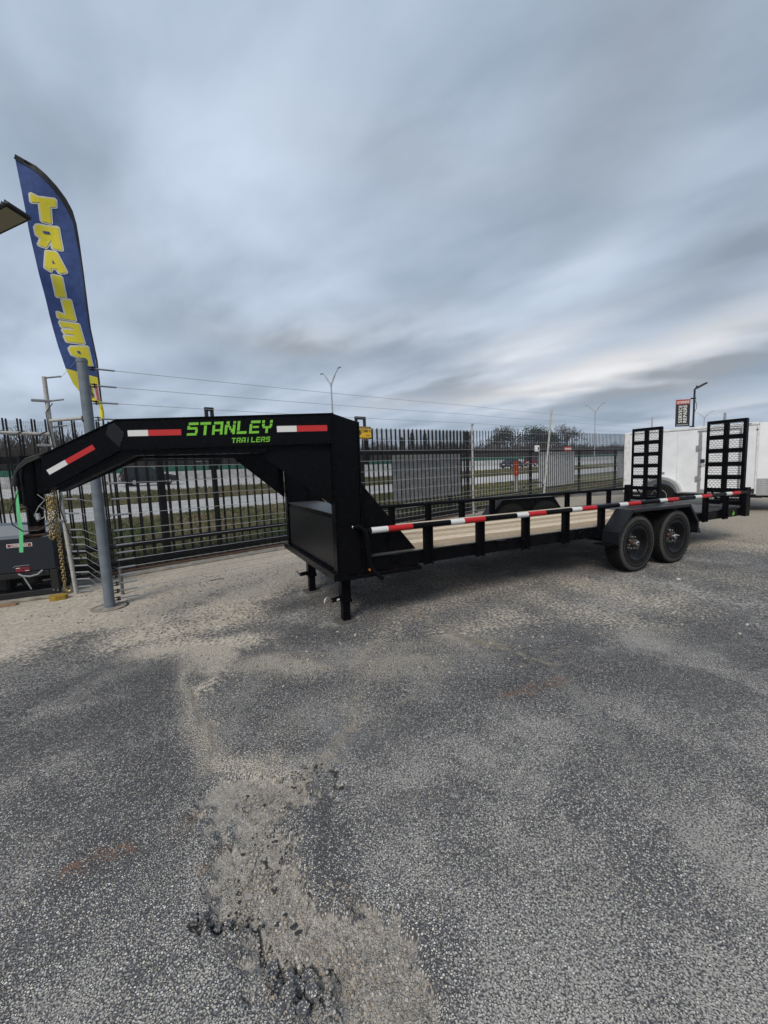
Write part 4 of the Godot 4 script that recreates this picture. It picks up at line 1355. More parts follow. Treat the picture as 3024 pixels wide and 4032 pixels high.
	tube(st, [Vector3(-0.45, 0.448, 0.004), Vector3(-0.43, 0.462, 0.008), Vector3(-0.30, 0.466, 0.008), Vector3(-0.28, 0.462, 0.004)], 0.004, 6)
	part("handle", st, m("sleeve_grey", Color.WHITE), g)
	st = sn()
	for q in [[Vector3(-0.085, 0.06, -0.07), Vector3(0.0, 0.372, 0.0)], [Vector3(-0.84, 0.06, -0.07), Vector3(-0.755, 0.372, 0.0)], [Vector3(-0.085, 0.06, -0.46), Vector3(0.0, 0.372, -0.39)], [Vector3(-0.84, 0.06, -0.46), Vector3(-0.755, 0.372, -0.39)]]:
		part("leg", box(q[0], q[1], 0.004), m("fence_black", Color.WHITE), g)
	part("foot_rail", box(Vector3(-0.95, 0.045, -0.075), Vector3(0.0, 0.118, 0.003), 0.005), m("fence_black", Color.WHITE), g)
	part("foot_rail", box(Vector3(-0.95, 0.045, -0.47), Vector3(0.0, 0.118, -0.40), 0.005), m("fence_black", Color.WHITE), g)
	part("top_rail", box(Vector3(-0.75, 0.30, -0.05), Vector3(-0.09, 0.37, -0.006), 0.005), m("fence_black", Color.WHITE), g)
	part("motor_housing", box(Vector3(-0.45, 0.16, -0.40), Vector3(-0.28, 0.368, -0.15), 0.03), m("fence_black", Color.WHITE), g)
	part("motor_housing", box(Vector3(-0.80, 0.12, -0.38), Vector3(-0.56, 0.368, -0.12), 0.03), m("fence_black", Color.WHITE), g)
	st = sn()
	tube(st, [Vector3(-0.40, 0.365, 0.02), Vector3(-0.36, 0.335, 0.03), Vector3(-0.28, 0.32, 0.04), Vector3(-0.20, 0.335, 0.03), Vector3(-0.15, 0.38, 0.01)], 0.012, 8)
	part("hose", st, m("sleeve_grey", Color.WHITE), g)
	part("conduit", rod(Vector3(-0.36, 0.34, 0.02), Vector3(-0.285, 0.15, 0.03), 0.0095, 8), m("aluminium", Color.WHITE), g)
	for q in [Vector3(-0.065, 0.10, 0.003), Vector3(-0.02, 0.09, 0.003)]:
		part("bolt", _lathe_simple(0.008, 0.010), m("zinc", Color.WHITE), g, Transform3D(Basis.IDENTITY, q))
	part("base_slab", box(Vector3(-1.1, 0.0, -0.55), Vector3(0.02, 0.043, 0.06), 0.01), m("concrete", Color.WHITE), g)
	# yellow block and wood scrap on the ground
	st = sn()
	prism(st, pv([-0.10, -0.05, -0.07, -0.085, 0.03, -0.09, 0.09, -0.06, 0.105, 0.0, 0.08, 0.05, -0.02, 0.07, -0.09, 0.03]), 0.0, 0.055, Transform3D(Basis(Vector3.RIGHT, Vector3.BACK, Vector3.UP).rotated(Vector3.UP, 0.5), Vector3(-4.27, 0.0, -5.24)))
	tag(part("yellow_block", st, weather(m("yellow_block", lin(0.52, 0.33, 0.03), 0.8), noise_tex(26, 0.06, 0.5, 1.0), 6.0)), "chipped yellow block lying under the end of the hanging gold chain", "block")
	st = sn()
	prism(st, pv([-0.28, -0.04, 0.10, -0.06, 0.27, -0.02, 0.25, 0.03, 0.0, 0.06, -0.28, 0.05]), 0.0, 0.022, Transform3D(Basis(Vector3.RIGHT, Vector3.BACK, Vector3.UP).rotated(Vector3.UP, 0.38), Vector3(-4.90, 0.002, -4.98)))
	tag(part("wood_scrap", st, weather(m("wood_scrap", lin(0.42, 0.255, 0.15), 0.85), noise_tex(27, 0.05, 0.6, 1.0), 3.0)), "splintered strip of bare wood on the ground at the lower left", "wood")
	# floodlight reaching in from a pole outside the picture
	var fl := thing("floodlight", "flat black area floodlight high at the left edge beside the flag", "floodlight", Transform3D(Basis(Vector3(0.94, 0.067, 0.336), Vector3(0.0, 0.98, -0.196), Vector3(-0.33, 0.185, 0.926)).orthonormalized(), Vector3(-3.735, 4.225, -4.64)))
	part("housing", box(Vector3(-0.42, 0.0, -0.05), Vector3(0.20, 0.05, 0.18), 0.015), m("fence_black", Color.WHITE), fl)
	part("lens", box(Vector3(-0.38, -0.006, -0.02), Vector3(0.165, -0.0005, 0.155), 0.002), m("lamp_glass", Color.WHITE), fl)
	for k in 12:
		part("fin", box(Vector3(-0.40 + k * 0.05, 0.051, -0.04), Vector3(-0.392 + k * 0.05, 0.07, 0.17)), m("fence_black", Color.WHITE), fl)
	st = sn()
	tube(st, [Vector3(-0.42, 0.03, 0.065), Vector3(-1.1, 0.06, 0.065)], 0.025, 8)
	part("arm", st, m("fence_black", Color.WHITE), fl)

# ---------------------------------------------------------------- feather flag
const F_LEFT := [-0.519, 5.151, -0.519, 5.097, -0.499, 4.806, -0.478, 4.399, -0.439, 3.928, -0.39, 3.473, -0.341, 3.108, -0.294, 2.863]
const F_RIGHT := [-0.513, 5.153, -0.432, 5.126, -0.345, 5.087, -0.259, 5.017, -0.172, 4.93, -0.096, 4.829, -0.044, 4.716, -0.02, 4.577, -0.011, 4.401, -0.001, 3.966, 0.006, 3.428, 0.016, 3.036, 0.018, 2.796]

func ripple(x: float, y: float) -> float:
	var l := clampf((0.02 - x) * 2.2, 0.0, 1.0)
	return l * (0.028 * sin(y * 2.9 + x * 5.0) + 0.016 * sin(y * 6.1 - x * 8.0 + 1.0) + 0.009 * sin(y * 15.0 + x * 21.0))

func edge_x(a: Array, y: float) -> float:
	for i in range(0, a.size() - 2, 2):
		if y <= a[i + 1] and y >= a[i + 3] and a[i + 1] > a[i + 3]:
			return lerpf(a[i], a[i + 2], (a[i + 1] - y) / (a[i + 1] - a[i + 3]))
	return a[a.size() - 2] if y < a[a.size() - 1] else a[0]

# flat figure in the flag's plane, cut fine and laid on the rippled cloth
func on_cloth(st: SurfaceTool, poly: PackedVector2Array, off: float) -> void:
	var lo := Vector2(INF, INF)
	var hi := -lo
	for p in poly:
		lo = lo.min(p)
		hi = hi.max(p)
	var y := floorf(lo.y / 0.03) * 0.03
	while y < hi.y:
		var x := floorf(lo.x / 0.05) * 0.05
		while x < hi.x:
			for piece in Geometry2D.intersect_polygons(poly, PackedVector2Array([Vector2(x, y), Vector2(x + 0.05, y), Vector2(x + 0.05, y + 0.03), Vector2(x, y + 0.03)])):
				var ix := Geometry2D.triangulate_polygon(piece)
				for i in range(0, ix.size(), 3):
					var v: Array[Vector3] = []
					for k in 3:
						var q: Vector2 = piece[ix[i + k]]
						v.append(Vector3(q.x, q.y, ripple(q.x, q.y) + off))
					if (v[1] - v[0]).cross(v[2] - v[0]).length() > 1e-9:
						tri(st, v[0], v[1], v[2], Vector3(0, 0, 1 if off >= 0 else -1))
			x += 0.05
		y += 0.03

func feather_flag() -> void:
	var fl := thing("feather_flag", "tall blue feather flag with yellow mirrored lettering behind the grey post", "flag", Transform3D(Basis(FD, Vector3.UP, -FN), Vector3(-3.527, 0, -5.334)))
	var cloth := weather(m("flag_blue", lin(0.055, 0.10, 0.285), 0.85), noise_tex(28, 0.03, 0.82, 1.0), 1.2)
	cloth.backlight_enabled = true
	cloth.backlight = Color(0.30, 0.30, 0.30)
	var yel := m("flag_yellow", lin(0.74, 0.64, 0.04), 0.85)
	yel.backlight_enabled = true
	yel.backlight = Color(0.3, 0.3, 0.3)
	var whi := m("flag_white", lin(0.66, 0.66, 0.58), 0.85)
	var pink := m("flag_pink", lin(0.52, 0.115, 0.135), 0.85)
	var ink := m("flag_ink", lin(0.05, 0.045, 0.03), 0.85)
	# pole with a bowed tip
	var st := sn()
	var pts := [Vector3(0.03, 0, 0), Vector3(0.028, 1.2, 0), Vector3(0.026, 2.3, 0), Vector3(0.03, 3.0, -0.008)]
	for i in range(F_RIGHT.size() - 6, 1, -2):
		pts.append(Vector3(F_RIGHT[i] - 0.012, F_RIGHT[i + 1] - 0.012, -0.008))
	tube(st, pts, 0.011, 8)
	part("pole", st, m("fence_black", Color.WHITE), fl)
	part("ground_socket", rod(Vector3(0.03, 0, 0), Vector3(0.03, 0.35, 0), 0.02, 8), m("steel_dull", Color.WHITE), fl)
	# blue field
	var poly := PackedVector2Array()
	for i in range(0, F_LEFT.size(), 2): poly.append(Vector2(F_LEFT[i], F_LEFT[i + 1]))
	for i in range(F_RIGHT.size() - 2, 1, -2): poly.append(Vector2(F_RIGHT[i], F_RIGHT[i + 1]))
	st = sn()
	on_cloth(st, poly, 0.0)
	part("cloth", st, cloth, fl)
	# black sleeve round the bowed edge
	st = sn()
	var sleeve := PackedVector2Array()
	for i in range(0, 20, 2): sleeve.append(Vector2(F_RIGHT[i], F_RIGHT[i + 1]))
	var inner := []
	for i in range(0, 18, 2):
		var d := Vector2(F_RIGHT[i + 2] - F_RIGHT[i], F_RIGHT[i + 3] - F_RIGHT[i + 1]).normalized()
		inner.append(Vector2(F_RIGHT[i], F_RIGHT[i + 1]) + Vector2(d.y, -d.x).normalized() * -0.0 + Vector2(d.y, -d.x) * (0.058 if i < 14 else 0.03))
	for i in range(inner.size() - 1, -1, -1): sleeve.append(inner[i])
	on_cloth(st, sleeve, 0.006)
	part("sleeve", st, m("fence_black", Color.WHITE), fl)
	# mirrored letters with pale outlines
	var L := [
		[[-0.425, 4.772, -0.356, 4.748, -0.199, 4.785, -0.204, 4.701, -0.259, 4.684, -0.264, 4.514, -0.351, 4.511, -0.352, 4.701, -0.426, 4.684], []],
		[[-0.421, 4.417, -0.40, 4.45, -0.374, 4.461, -0.204, 4.485, -0.189, 4.237, -0.278, 4.233, -0.283, 4.325, -0.338, 4.232, -0.407, 4.244, -0.374, 4.322, -0.414, 4.349], [-0.354, 4.403, -0.29, 4.414, -0.284, 4.387, -0.347, 4.377]],
		[[-0.342, 4.192, -0.251, 4.197, -0.172, 3.99, -0.243, 3.964, -0.264, 4.003, -0.315, 4.004, -0.323, 3.958, -0.374, 3.988], [-0.293, 4.105, -0.276, 4.066, -0.30, 4.059]],
		[[-0.319, 3.919, -0.229, 3.927, -0.211, 3.697, -0.298, 3.685], []],
		[[-0.251, 3.658, -0.168, 3.677, -0.14, 3.447, -0.308, 3.442, -0.313, 3.506, -0.228, 3.49], []],
		[[-0.299, 3.401, -0.114, 3.409, -0.08, 3.182, -0.252, 3.183, -0.271, 3.248, -0.175, 3.249, -0.179, 3.274, -0.262, 3.272, -0.283, 3.314, -0.174, 3.326, -0.178, 3.351, -0.286, 3.347], []],
		[[-0.239, 3.10, -0.215, 3.128, -0.051, 3.152, -0.026, 2.927, -0.108, 2.932, -0.115, 3.002, -0.16, 3.012, -0.222, 3.034], [-0.165, 3.085, -0.135, 3.085, -0.127, 3.055, -0.155, 3.056]]]
	for q in L:
		var p := pv(q[0])
		var let := sn()
		on_cloth(let, p, 0.008)
		on_cloth(let, p, -0.008)
		var o := part("letter", let, yel, fl)
		st = sn()
		for g in Geometry2D.offset_polygon(p, 0.017, Geometry2D.JOIN_ROUND):
			on_cloth(st, g, 0.004)
			on_cloth(st, g, -0.004)
		part("outline", st, whi, o)
		if q[1].size():
			st = sn()
			on_cloth(st, pv(q[1]), 0.012)
			part("opening", st, cloth, o)
	# yellow foot of the cloth with the red and white figures, then the strap
	st = sn()
	on_cloth(st, pv([-0.294, 2.863, 0.018, 2.796, 0.022, 2.50, -0.009, 2.49, -0.14, 2.53, -0.241, 2.70]), 0.0)
	part("foot_panel", st, yel, fl)
	var fig := part("figure", _cloth([-0.135, 2.535, -0.14, 2.72, -0.10, 2.735, -0.07, 2.70, -0.075, 2.62, -0.05, 2.56, -0.09, 2.52], 0.006), pink, fl)
	part("figure_outline", _cloth([-0.072, 2.70, -0.060, 2.69, -0.066, 2.62, -0.040, 2.565, -0.05, 2.55, -0.088, 2.62], 0.009), ink, fig)
	part("figure", _cloth([-0.045, 2.70, -0.02, 2.705, -0.008, 2.52, -0.035, 2.525], 0.006), whi, fl)
	part("figure", _cloth([-0.028, 2.69, 0.002, 2.69, 0.012, 2.505, -0.012, 2.515], 0.009), pink, fl)
	part("figure", _cloth([0.003, 2.70, 0.017, 2.695, 0.020, 2.51, 0.013, 2.51], 0.006), whi, fl)
	st = sn()
	tube(st, [Vector3(-0.13, 2.53, 0.005), Vector3(-0.04, 2.50, 0.02), Vector3(0.015, 2.48, 0.02), Vector3(0.02, 2.42, 0.012)], [0.012, 0.02, 0.026, 0.018], 8)
	tube(st, [Vector3(0.02, 2.44, 0.0), Vector3(0.024, 2.36, 0.0), Vector3(0.02, 2.27, 0.0)], [0.02, 0.024, 0.02], 8)
	part("strap", st, yel, fl)

func _cloth(a: Array, off: float) -> SurfaceTool:
	var st := sn()
	on_cloth(st, pv(a), off)
	return st

# ---------------------------------------------------------------- the gooseneck trailer (x to the rear, y up, z to the near side)
const GLYPH := {
	"S": [[.10, .80, 1, 1], [0, .46, .24, .74], [.24, .46, .92, .63], [.74, .18, .98, .46], [0, 0, .90, .18]],
	"T": [[0, .80, 1, 1], [.37, 0, .63, .74]],
	"A": [[.12, .80, .98, 1], [0, 0, .24, .74], [.74, 0, .98, .80], [.24, .26, .74, .42]],
	"N": [[0, 0, .24, .74], [.12, .80, .40, 1], [.74, 0, .98, .74], [.76, .82, 1, 1], [.26, .54, .42, .80], [.42, .34, .58, .62], [.58, .14, .74, .42]],
	"L": [[0, .26, .25, 1], [0, 0, .92, .20]],
	"E": [[.10, .80, 1, 1], [0, 0, .24, .74], [.30, .42, .88, .58], [.24, 0, .94, .18]],
	"Y": [[0, .78, .25, 1], [.74, .78, 1, 1], [.02, .50, .26, .72], [.74, .50, .98, .72], [.10, .38, .90, .53], [.38, 0, .62, .38]],
	"R": [[.10, .80, .98, 1], [0, 0, .24, .74], [.74, .54, .98, .80], [.30, .40, .92, .55], [.60, .18, .80, .40], [.72, 0, .96, .18]],
	"I": [[.34, 0, .62, .74], [.34, .82, .62, 1]],
}

func glyphs(parent: Node, word: String, x0: float, x1: float, y0: float, y1: float, xf: Transform3D, mat: Material, rise: float) -> void:
	var pitch := (x1 - x0) / word.length()
	for i in word.length():
		var st := sn()
		var w := pitch * (0.86 if word[i] != "I" else 0.7)
		for r in GLYPH[word[i]]:
			var p := PackedVector2Array()
			for c in [[r[0], r[1]], [r[2], r[1]], [r[2], r[3]], [r[0], r[3]]]:
				var u: float = c[0]
				var v: float = c[1]
				p.append(Vector2(x0 + pitch * i + w * u + 0.16 * (y1 - y0) * v, lerpf(y0, y1, v) + rise * (x0 + pitch * i + w * u - x0)))
			prism(st, p, 0.0005, 0.0016)
		part("letter", st, mat, parent, xf)

func tape(parent: Node, x0: float, xm: float, x1: float, y0: float, y1: float, z: float) -> void:
	part("reflective_tape", box(Vector3(x0, y0, z), Vector3(xm - 0.0005, y1, z + 0.0012)), m("tape_white", Color.WHITE), parent)
	part("reflective_tape", box(Vector3(xm + 0.0005, y0, z), Vector3(x1, y1, z + 0.0012)), m("tape_red", Color.WHITE), parent)

func rail_tape(parent: Node, x0: float, x1: float, r: float, key: String) -> void:
	# a sheet wrapped round the front half of the tube
	var st := sn()
	for k in 10:
		var a := deg_to_rad(-80 + k * 17.0)
		var b := deg_to_rad(-80 + (k + 1) * 17.0)
		var A := [Vector3(x0, sin(a) * r, cos(a) * r), Vector3(0, sin(a), cos(a))]
		var B := [Vector3(x1, sin(a) * r, cos(a) * r), Vector3(0, sin(a), cos(a))]
		var C := [Vector3(x1, sin(b) * r, cos(b) * r), Vector3(0, sin(b), cos(b))]
		var D := [Vector3(x0, sin(b) * r, cos(b) * r), Vector3(0, sin(b), cos(b))]
		_sm(st, A, B, C)
		_sm(st, A, C, D)
	part("reflective_tape", st, m(key, Color.WHITE), parent)

const NB := Vector2(0.937, 0.3485)          # the neck's two beams close in towards the coupler

func gooseneck() -> void:
	var yaw := deg_to_rad(63.96)
	var dx := Vector3(sin(yaw), 0, -cos(yaw))
	var dz := Vector3(cos(yaw), 0, sin(yaw))
	var basis_t := Basis(dx, Vector3.UP, dz) * Basis(Vector3.BACK, -0.00993)
	var g := thing("gooseneck_trailer", "black gooseneck flatbed trailer with wooden deck, tandem axles and two raised mesh ramps", "trailer", Transform3D(basis_t, Vector3(-0.457, 0, -3.847)))
	var bk := m("black_paint", Color.WHITE)
	var tr := m("tread_plate", Color.WHITE)
	var st: SurfaceTool
	# neck beams
	var near_xf := Transform3D(Basis(Vector3(NB.x, 0, NB.y), Vector3.UP, Vector3(-NB.y, 0, NB.x)), Vector3(0, 0, -0.016))
	var far_xf := Transform3D(Basis(Vector3(NB.x, 0, -NB.y), Vector3.UP, Vector3(NB.y, 0, NB.x)), Vector3(0, 0, -1.984))
	for i in 2:
		var xf := near_xf if i == 0 else far_xf
		var zo := 1.0 if i == 0 else -1.0
		var web := pv([0.0, 2.038, -1.86, 2.018, -2.51, 1.722, -2.53, 1.415, -1.858, 1.776, 0.0, 1.79])
		st = sn()
		prism(st, web, minf(0.0, -0.10 * zo), maxf(0.0, -0.10 * zo))
		var beam := part("neck_beam", st, bk, g, xf)
		# flanges along the top and the bottom of the web
		st = sn()
		var z0 := -0.108 if i == 0 else -0.012
		var z1 := 0.012 if i == 0 else 0.108
		prism(st, pv([0.02, 2.040, -1.86, 2.020, -2.515, 1.723, -2.515, 1.733, -1.862, 2.030, 0.02, 2.050]), z0, z1)
		part("top_flange", st, bk, beam)
		st = sn()
		prism(st, pv([0.0, 1.788, -1.857, 1.774, -2.535, 1.413, -2.535, 1.400, -1.852, 1.761, 0.0, 1.775]), z0, z1)
		part("bottom_flange", st, bk, beam)
		# stiffening member under the beam
		st = sn()
		prism(st, pv([-0.60, 1.773, -1.84, 1.757, -2.44, 1.438, -2.40, 1.425, -1.75, 1.725, -0.60, 1.718]), z0 + 0.035, z1 - 0.03)
		part("lower_member", st, bk, beam)
		st = sn()
		prism(st, pv([-0.62, 1.716, -1.75, 1.723, -2.40, 1.423, -2.40, 1.413, -1.75, 1.712, -0.62, 1.706]), z0 + 0.01, z1 - 0.012)
		part("lower_flange", st, bk, beam)
		# gusset down to the upright
		st = sn()
		prism(st, pv([-0.70, 1.715, -0.70, 1.786, 0.0, 1.789, 0.0, 1.19, -0.02, 1.19]), -0.056, -0.044)
		part("gusset", st, bk, g, xf)
		if i == 0:
			st = sn()
			prism(st, pv([-1.936, 1.983, -1.883, 2.000, -1.807, 1.913, -1.831, 1.848, -1.858, 1.784, -1.960, 1.90]), 0.001, 0.005)
			part("corner_plate", st, tr, beam)
			# tapes and lettering
			tape(beam, -1.780, -1.610, -1.330, 1.880, 1.932, 0.001)
			tape(beam, -0.496, -0.319, -0.043, 1.888, 1.942, 0.001)
			var d := Vector2(0.395, 0.21).normalized()
			var sx := Transform3D(Basis(Vector3(d.x, d.y, 0), Vector3(-d.y, d.x, 0), Vector3(0, 0, 1)), Vector3(-2.455, 1.566, 0.001))
			for q in [[0.0, 0.178, "tape_white"], [0.179, 0.447, "tape_red"]]:
				part("reflective_tape", box(Vector3(q[0], 0.0, 0.0), Vector3(q[1], 0.046, 0.0012)), m(q[2], Color.WHITE), beam, sx)
			glyphs(beam, "STANLEY", -1.285, -0.530, 1.874, 1.988, Transform3D(Basis.IDENTITY, Vector3(0, 0, 0.001)), m("lime_vinyl", Color.WHITE), 0.012)
			glyphs(beam, "TRAILERS", -0.905, -0.560, 1.800, 1.845, Transform3D(Basis.IDENTITY, Vector3(0, 0, 0.001)), m("lime_vinyl", Color.WHITE), 0.012)
	# cross plate and coupler at the nose
	part("nose_plate", box(Vector3(-2.41, 1.42, -1.085), Vector3(-2.36, 1.715, -0.915), 0.006), bk, g)
	st = sn()
	tube(st, [Vector3(-2.465, 1.30, -1.0), Vector3(-2.465, 1.735, -1.0)], 0.078, 20)
	part("coupler_sleeve", st, bk, g)
	var inner := part("coupler_tube", rod(Vector3(-2.465, 1.055, -1.0), Vector3(-2.465, 1.40, -1.0), 0.060, 18), bk, g)
	part("worn_band", rod(Vector3(-2.465, 1.08, -1.0), Vector3(-2.465, 1.12, -1.0), 0.0605, 18), m("rust_brown", Color.WHITE), inner)
	st = sn()
	bx(st, Vector3(-2.555, 1.032, -1.09), Vector3(-2.385, 1.05, -0.91), 0.006)
	bx(st, Vector3(-2.56, 1.014, -1.08), Vector3(-2.44, 1.028, -0.92), 0.004)
	part("coupler_plate", st, m("rust_brown", Color.WHITE), g)
	part("sleeve_web", box(Vector3(-2.56, 1.32, -1.03), Vector3(-2.40, 1.66, -0.97), 0.005), bk, g)
	st = sn()
	tube(st, [Vector3(-2.56, 1.27, -0.93), Vector3(-2.51, 1.285, -0.90), Vector3(-2.46, 1.275, -0.895), Vector3(-2.45, 1.235, -0.90)], 0.007, 6)
	tube(st, [Vector3(-2.57, 1.26, -0.94), Vector3(-2.55, 1.15, -0.93), Vector3(-2.49, 1.145, -0.92)], 0.006, 6)
	part("latch_handle", st, bk, g)
	part("padlock", rod(Vector3(-2.425, 1.235, -0.905), Vector3(-2.42, 1.18, -0.90), 0.018, 12), m("zinc", Color.WHITE), g)
	st = sn()
	var c0 := Vector3(-2.41, 1.40, -0.905)
	tube(st, [c0, c0 + Vector3(0.05, -0.05, 0.01), c0 + Vector3(0.0, -0.11, 0.01), c0 + Vector3(-0.035, -0.18, 0.01), c0 + Vector3(-0.02, -0.235, 0.005), c0 + Vector3(0.03, -0.20, 0.0), c0 + Vector3(0.045, -0.14, 0.0), c0 + Vector3(0.0, -0.10, 0.008)], 0.0035, 6)
	part("breakaway_cable", st, m("zinc", Color.WHITE), g)
	part("breakaway_switch", box(Vector3(-2.40, 1.40, -0.91), Vector3(-2.32, 1.45, -0.875), 0.012), bk, g)
	# electrical plug and its loops
	st = sn()
	for k in 3:
		var o := 0.012 * k
		tube(st, [Vector3(-2.28, 1.735 + o * 0.5, -0.90), Vector3(-2.36, 1.742 - o, -0.89), Vector3(-2.45, 1.71 - o * 1.5, -0.89), Vector3(-2.52, 1.64 - o, -0.90), Vector3(-2.545, 1.57, -0.91)], 0.008, 8)
	tube(st, [Vector3(-2.53, 1.44, -0.90), Vector3(-2.56, 1.37, -0.90), Vector3(-2.61, 1.26, -0.90), Vector3(-2.60, 1.15, -0.90), Vector3(-2.53, 1.09, -0.88), Vector3(-2.42, 1.09, -0.86), Vector3(-2.32, 1.15, -0.85), Vector3(-2.25, 1.26, -0.85), Vector3(-2.235, 1.36, -0.85), Vector3(-2.25, 1.42, -0.87)], 0.0055, 8)
	part("wiring_cable", st, m("cable_black", Color.WHITE), g)
	st = sn()
	tube(st, [Vector3(-2.545, 1.58, -0.91), Vector3(-2.548, 1.55, -0.91), Vector3(-2.548, 1.545, -0.91), Vector3(-2.56, 1.48, -0.905), Vector3(-2.56, 1.475, -0.905)], [0.014, 0.018, 0.026, 0.026, 0.018], 12)
	part("wiring_plug", st, m("cable_black", Color.WHITE), g)
	# uprights: H sections at the front corners of the deck
	for i in 2:
		var za := -0.10 if i == 0 else -2.03
		var zb := 0.0 if i == 0 else -1.93
		st = sn()
		prism(st, pv([0.0, 0.52, 0.24, 0.52, 0.252, 1.975, 0.012, 2.045, 0.0, 2.04]), za + 0.012, zb - 0.012)
		var up := part("upright", st, bk, g)
		part("flange", box(Vector3(-0.012, 0.52, za), Vector3(-0.001, 2.05, zb + 0.004), 0.003), bk, up)
		part("flange", box(Vector3(0.2535, 0.52, za), Vector3(0.266, 1.975, zb + 0.004), 0.003), bk, up)
		st = sn()
		prism(st, pv([0.268, 1.41, 0.268, 0.685, 0.875, 0.685]), (za + zb) * 0.5 - 0.006, (za + zb) * 0.5 + 0.006)
		part("deck_gusset", st, bk, g)
	# bent crank handle hung on the near upright
	st = sn()
	tube(st, [Vector3(0.15, 0.985, 0.03), Vector3(0.21, 0.985, 0.05), Vector3(0.255, 0.945, 0.065), Vector3(0.275, 0.87, 0.07), Vector3(0.285, 0.75, 0.07), Vector3(0.298, 0.62, 0.07), Vector3(0.33, 0.54, 0.085), Vector3(0.41, 0.465, 0.12)], 0.024, 14)
	var cr := part("crank_handle", st, bk, g)
	part("crank_stub", rod(Vector3(0.143, 0.985, 0.028), Vector3(0.151, 0.985, 0.032), 0.015, 8), m("zinc", Color.WHITE), cr)
	part("marker_light", _lathe_simple(0.011, 0.012), m("amber", Color.WHITE), g, Transform3D(Basis.IDENTITY, Vector3(0.318, 0.546, 0.012)))
	# bulkhead tool box between the uprights
	var lidm: StandardMaterial3D = tr.duplicate()
	lidm.albedo_color = lin(0.05, 0.053, 0.06)
	lidm.roughness = 0.3
	lidm.metallic_specular = 0.5
	part("toolbox", box(Vector3(0.012, 0.548, -1.928), Vector3(0.40, 1.10, -0.102), 0.004), bk, g)
	part("toolbox_lid", box(Vector3(0.006, 1.102, -1.928), Vector3(0.41, 1.112, -0.102), 0.003), lidm, g)
	part("toolbox_face", box(Vector3(0.006, 0.575, -1.90), Vector3(0.0115, 1.06, -0.13)), tr, g)
	part("front_beam", box(Vector3(-0.045, 0.472, -2.10), Vector3(0.10, 0.545, -0.004), 0.005), bk, g)
	part("base_beam", box(Vector3(0.0, 0.470, -0.10), Vector3(0.915, 0.508, 0.012), 0.004), bk, g)
	# main frame rails, each with a lip, and the front filler piece
	for i in 2:
		var z0 := -0.055 if i == 0 else -2.03
		st = sn()
		bx(st, Vector3(0.27, 0.530, z0), Vector3(7.46, 0.542, z0 + 0.05), 0.002)
		bx(st, Vector3(0.27, 0.656, z0), Vector3(7.46, 0.668, z0 + 0.05), 0.002)
		bx(st, Vector3(0.27, 0.540, z0 + (0.030 if i == 0 else 0.010)), Vector3(7.46, 0.658, z0 + (0.040 if i == 0 else 0.020)))
		var fr := part("frame_rail", st, bk, g)
		if i == 0:
			for x in [0.60, 1.965]:
				part("strap_pocket", box(Vector3(x - 0.035, 0.585, -0.014), Vector3(x + 0.035, 0.652, 0.022), 0.005), bk, fr)
				part("pocket_lip", box(Vector3(x - 0.05, 0.654, -0.014), Vector3(x + 0.09, 0.663, 0.026), 0.002), bk, fr)
			st = sn()
			pts_ring(st, Vector3(3.34, 0.60, 0.012), 0.042, 0.010)
			part("tie_ring", st, bk, fr)
			part("texas_decal", _decal(), m("lime_vinyl", Color.WHITE), fr)
	# side rails, posts
	for i in 2:
		var z := 0.03 if i == 0 else -2.10
		st = sn()
		tube(st, [Vector3(0.29, 0.935, z), Vector3(7.44, 0.935, z)], 0.030, 16)
		var rl := part("side_rail", st, bk, g)
		if i == 0:
			var q := [0.516, 1.26, 1.441, 1.725]
			for t in [[0.334, 0.516, 0.794], [1.26, 1.441, 1.725], [2.192, 2.373, 2.656], [3.11, 3.292, 3.573], [4.034, 4.213, 4.493], [4.936, 5.118, 5.397], [5.842, 6.019, 6.303], [6.743, 6.922, 7.188]]:
				var hd := Transform3D(Basis.IDENTITY, Vector3(0, 0.935, z))
				var h := Node3D.new()
				rail_tape_at(rl, t[0], t[1] - 0.001, hd, "tape_white")
				rail_tape_at(rl, t[1] + 0.001, t[2], hd, "tape_red")
				h.free()
		for x in ([0.99, 1.675, 2.355, 3.03, 3.705, 6.20, 6.80] if i == 0 else [0.99, 1.648, 2.323, 3.0, 3.664, 5.563, 6.2, 6.814]):
			st = sn()
			var zz := 0.0 if i == 0 else -2.10
			bx(st, Vector3(x - 0.05, 0.515, zz - 0.005), Vector3(x + 0.05, 0.912, zz + 0.006), 0.002)
			bx(st, Vector3(x - 0.05, 0.515, zz + 0.006), Vector3(x - 0.042, 0.91, zz + 0.045), 0.002)
			bx(st, Vector3(x + 0.042, 0.515, zz + 0.006), Vector3(x + 0.05, 0.91, zz + 0.045), 0.002)
			part("rail_post", st, bk, g)
		var zc := 0.0 if i == 0 else -2.12
		part("corner_post", box(Vector3(7.40, 0.515, zc - 0.02), Vector3(7.54, 1.015, zc + 0.05), 0.006), bk, g)
	# deck: pressure treated boards, then the steel dovetail
	var wt := wood_texture()
	var wm := []
	for k in 4:
		var a := m("deck_wood_%d" % k, Color(1.0, 1.0, 1.0).lerp(Color(0.78, 0.745, 0.69), k * 0.33), 0.85)
		a.albedo_texture = wt
		a.uv1_triplanar = true
		a.uv1_scale = Vector3(0.55, 2.0, 4.4)
		a.uv1_offset = Vector3(k * 0.27, 0, k * 0.31)
		wm.append(a)
	for k in 11:
		var z0 := -1.985 + k * 0.1735
		part("deck_board", box(Vector3(0.42, 0.628, z0), Vector3(5.60, 0.670 + rng.randf_range(-0.0015, 0.0015), z0 + 0.152), 0.010), wm[[0, 2, 1, 3, 0, 3, 1, 2, 0, 3, 2][k]], g)
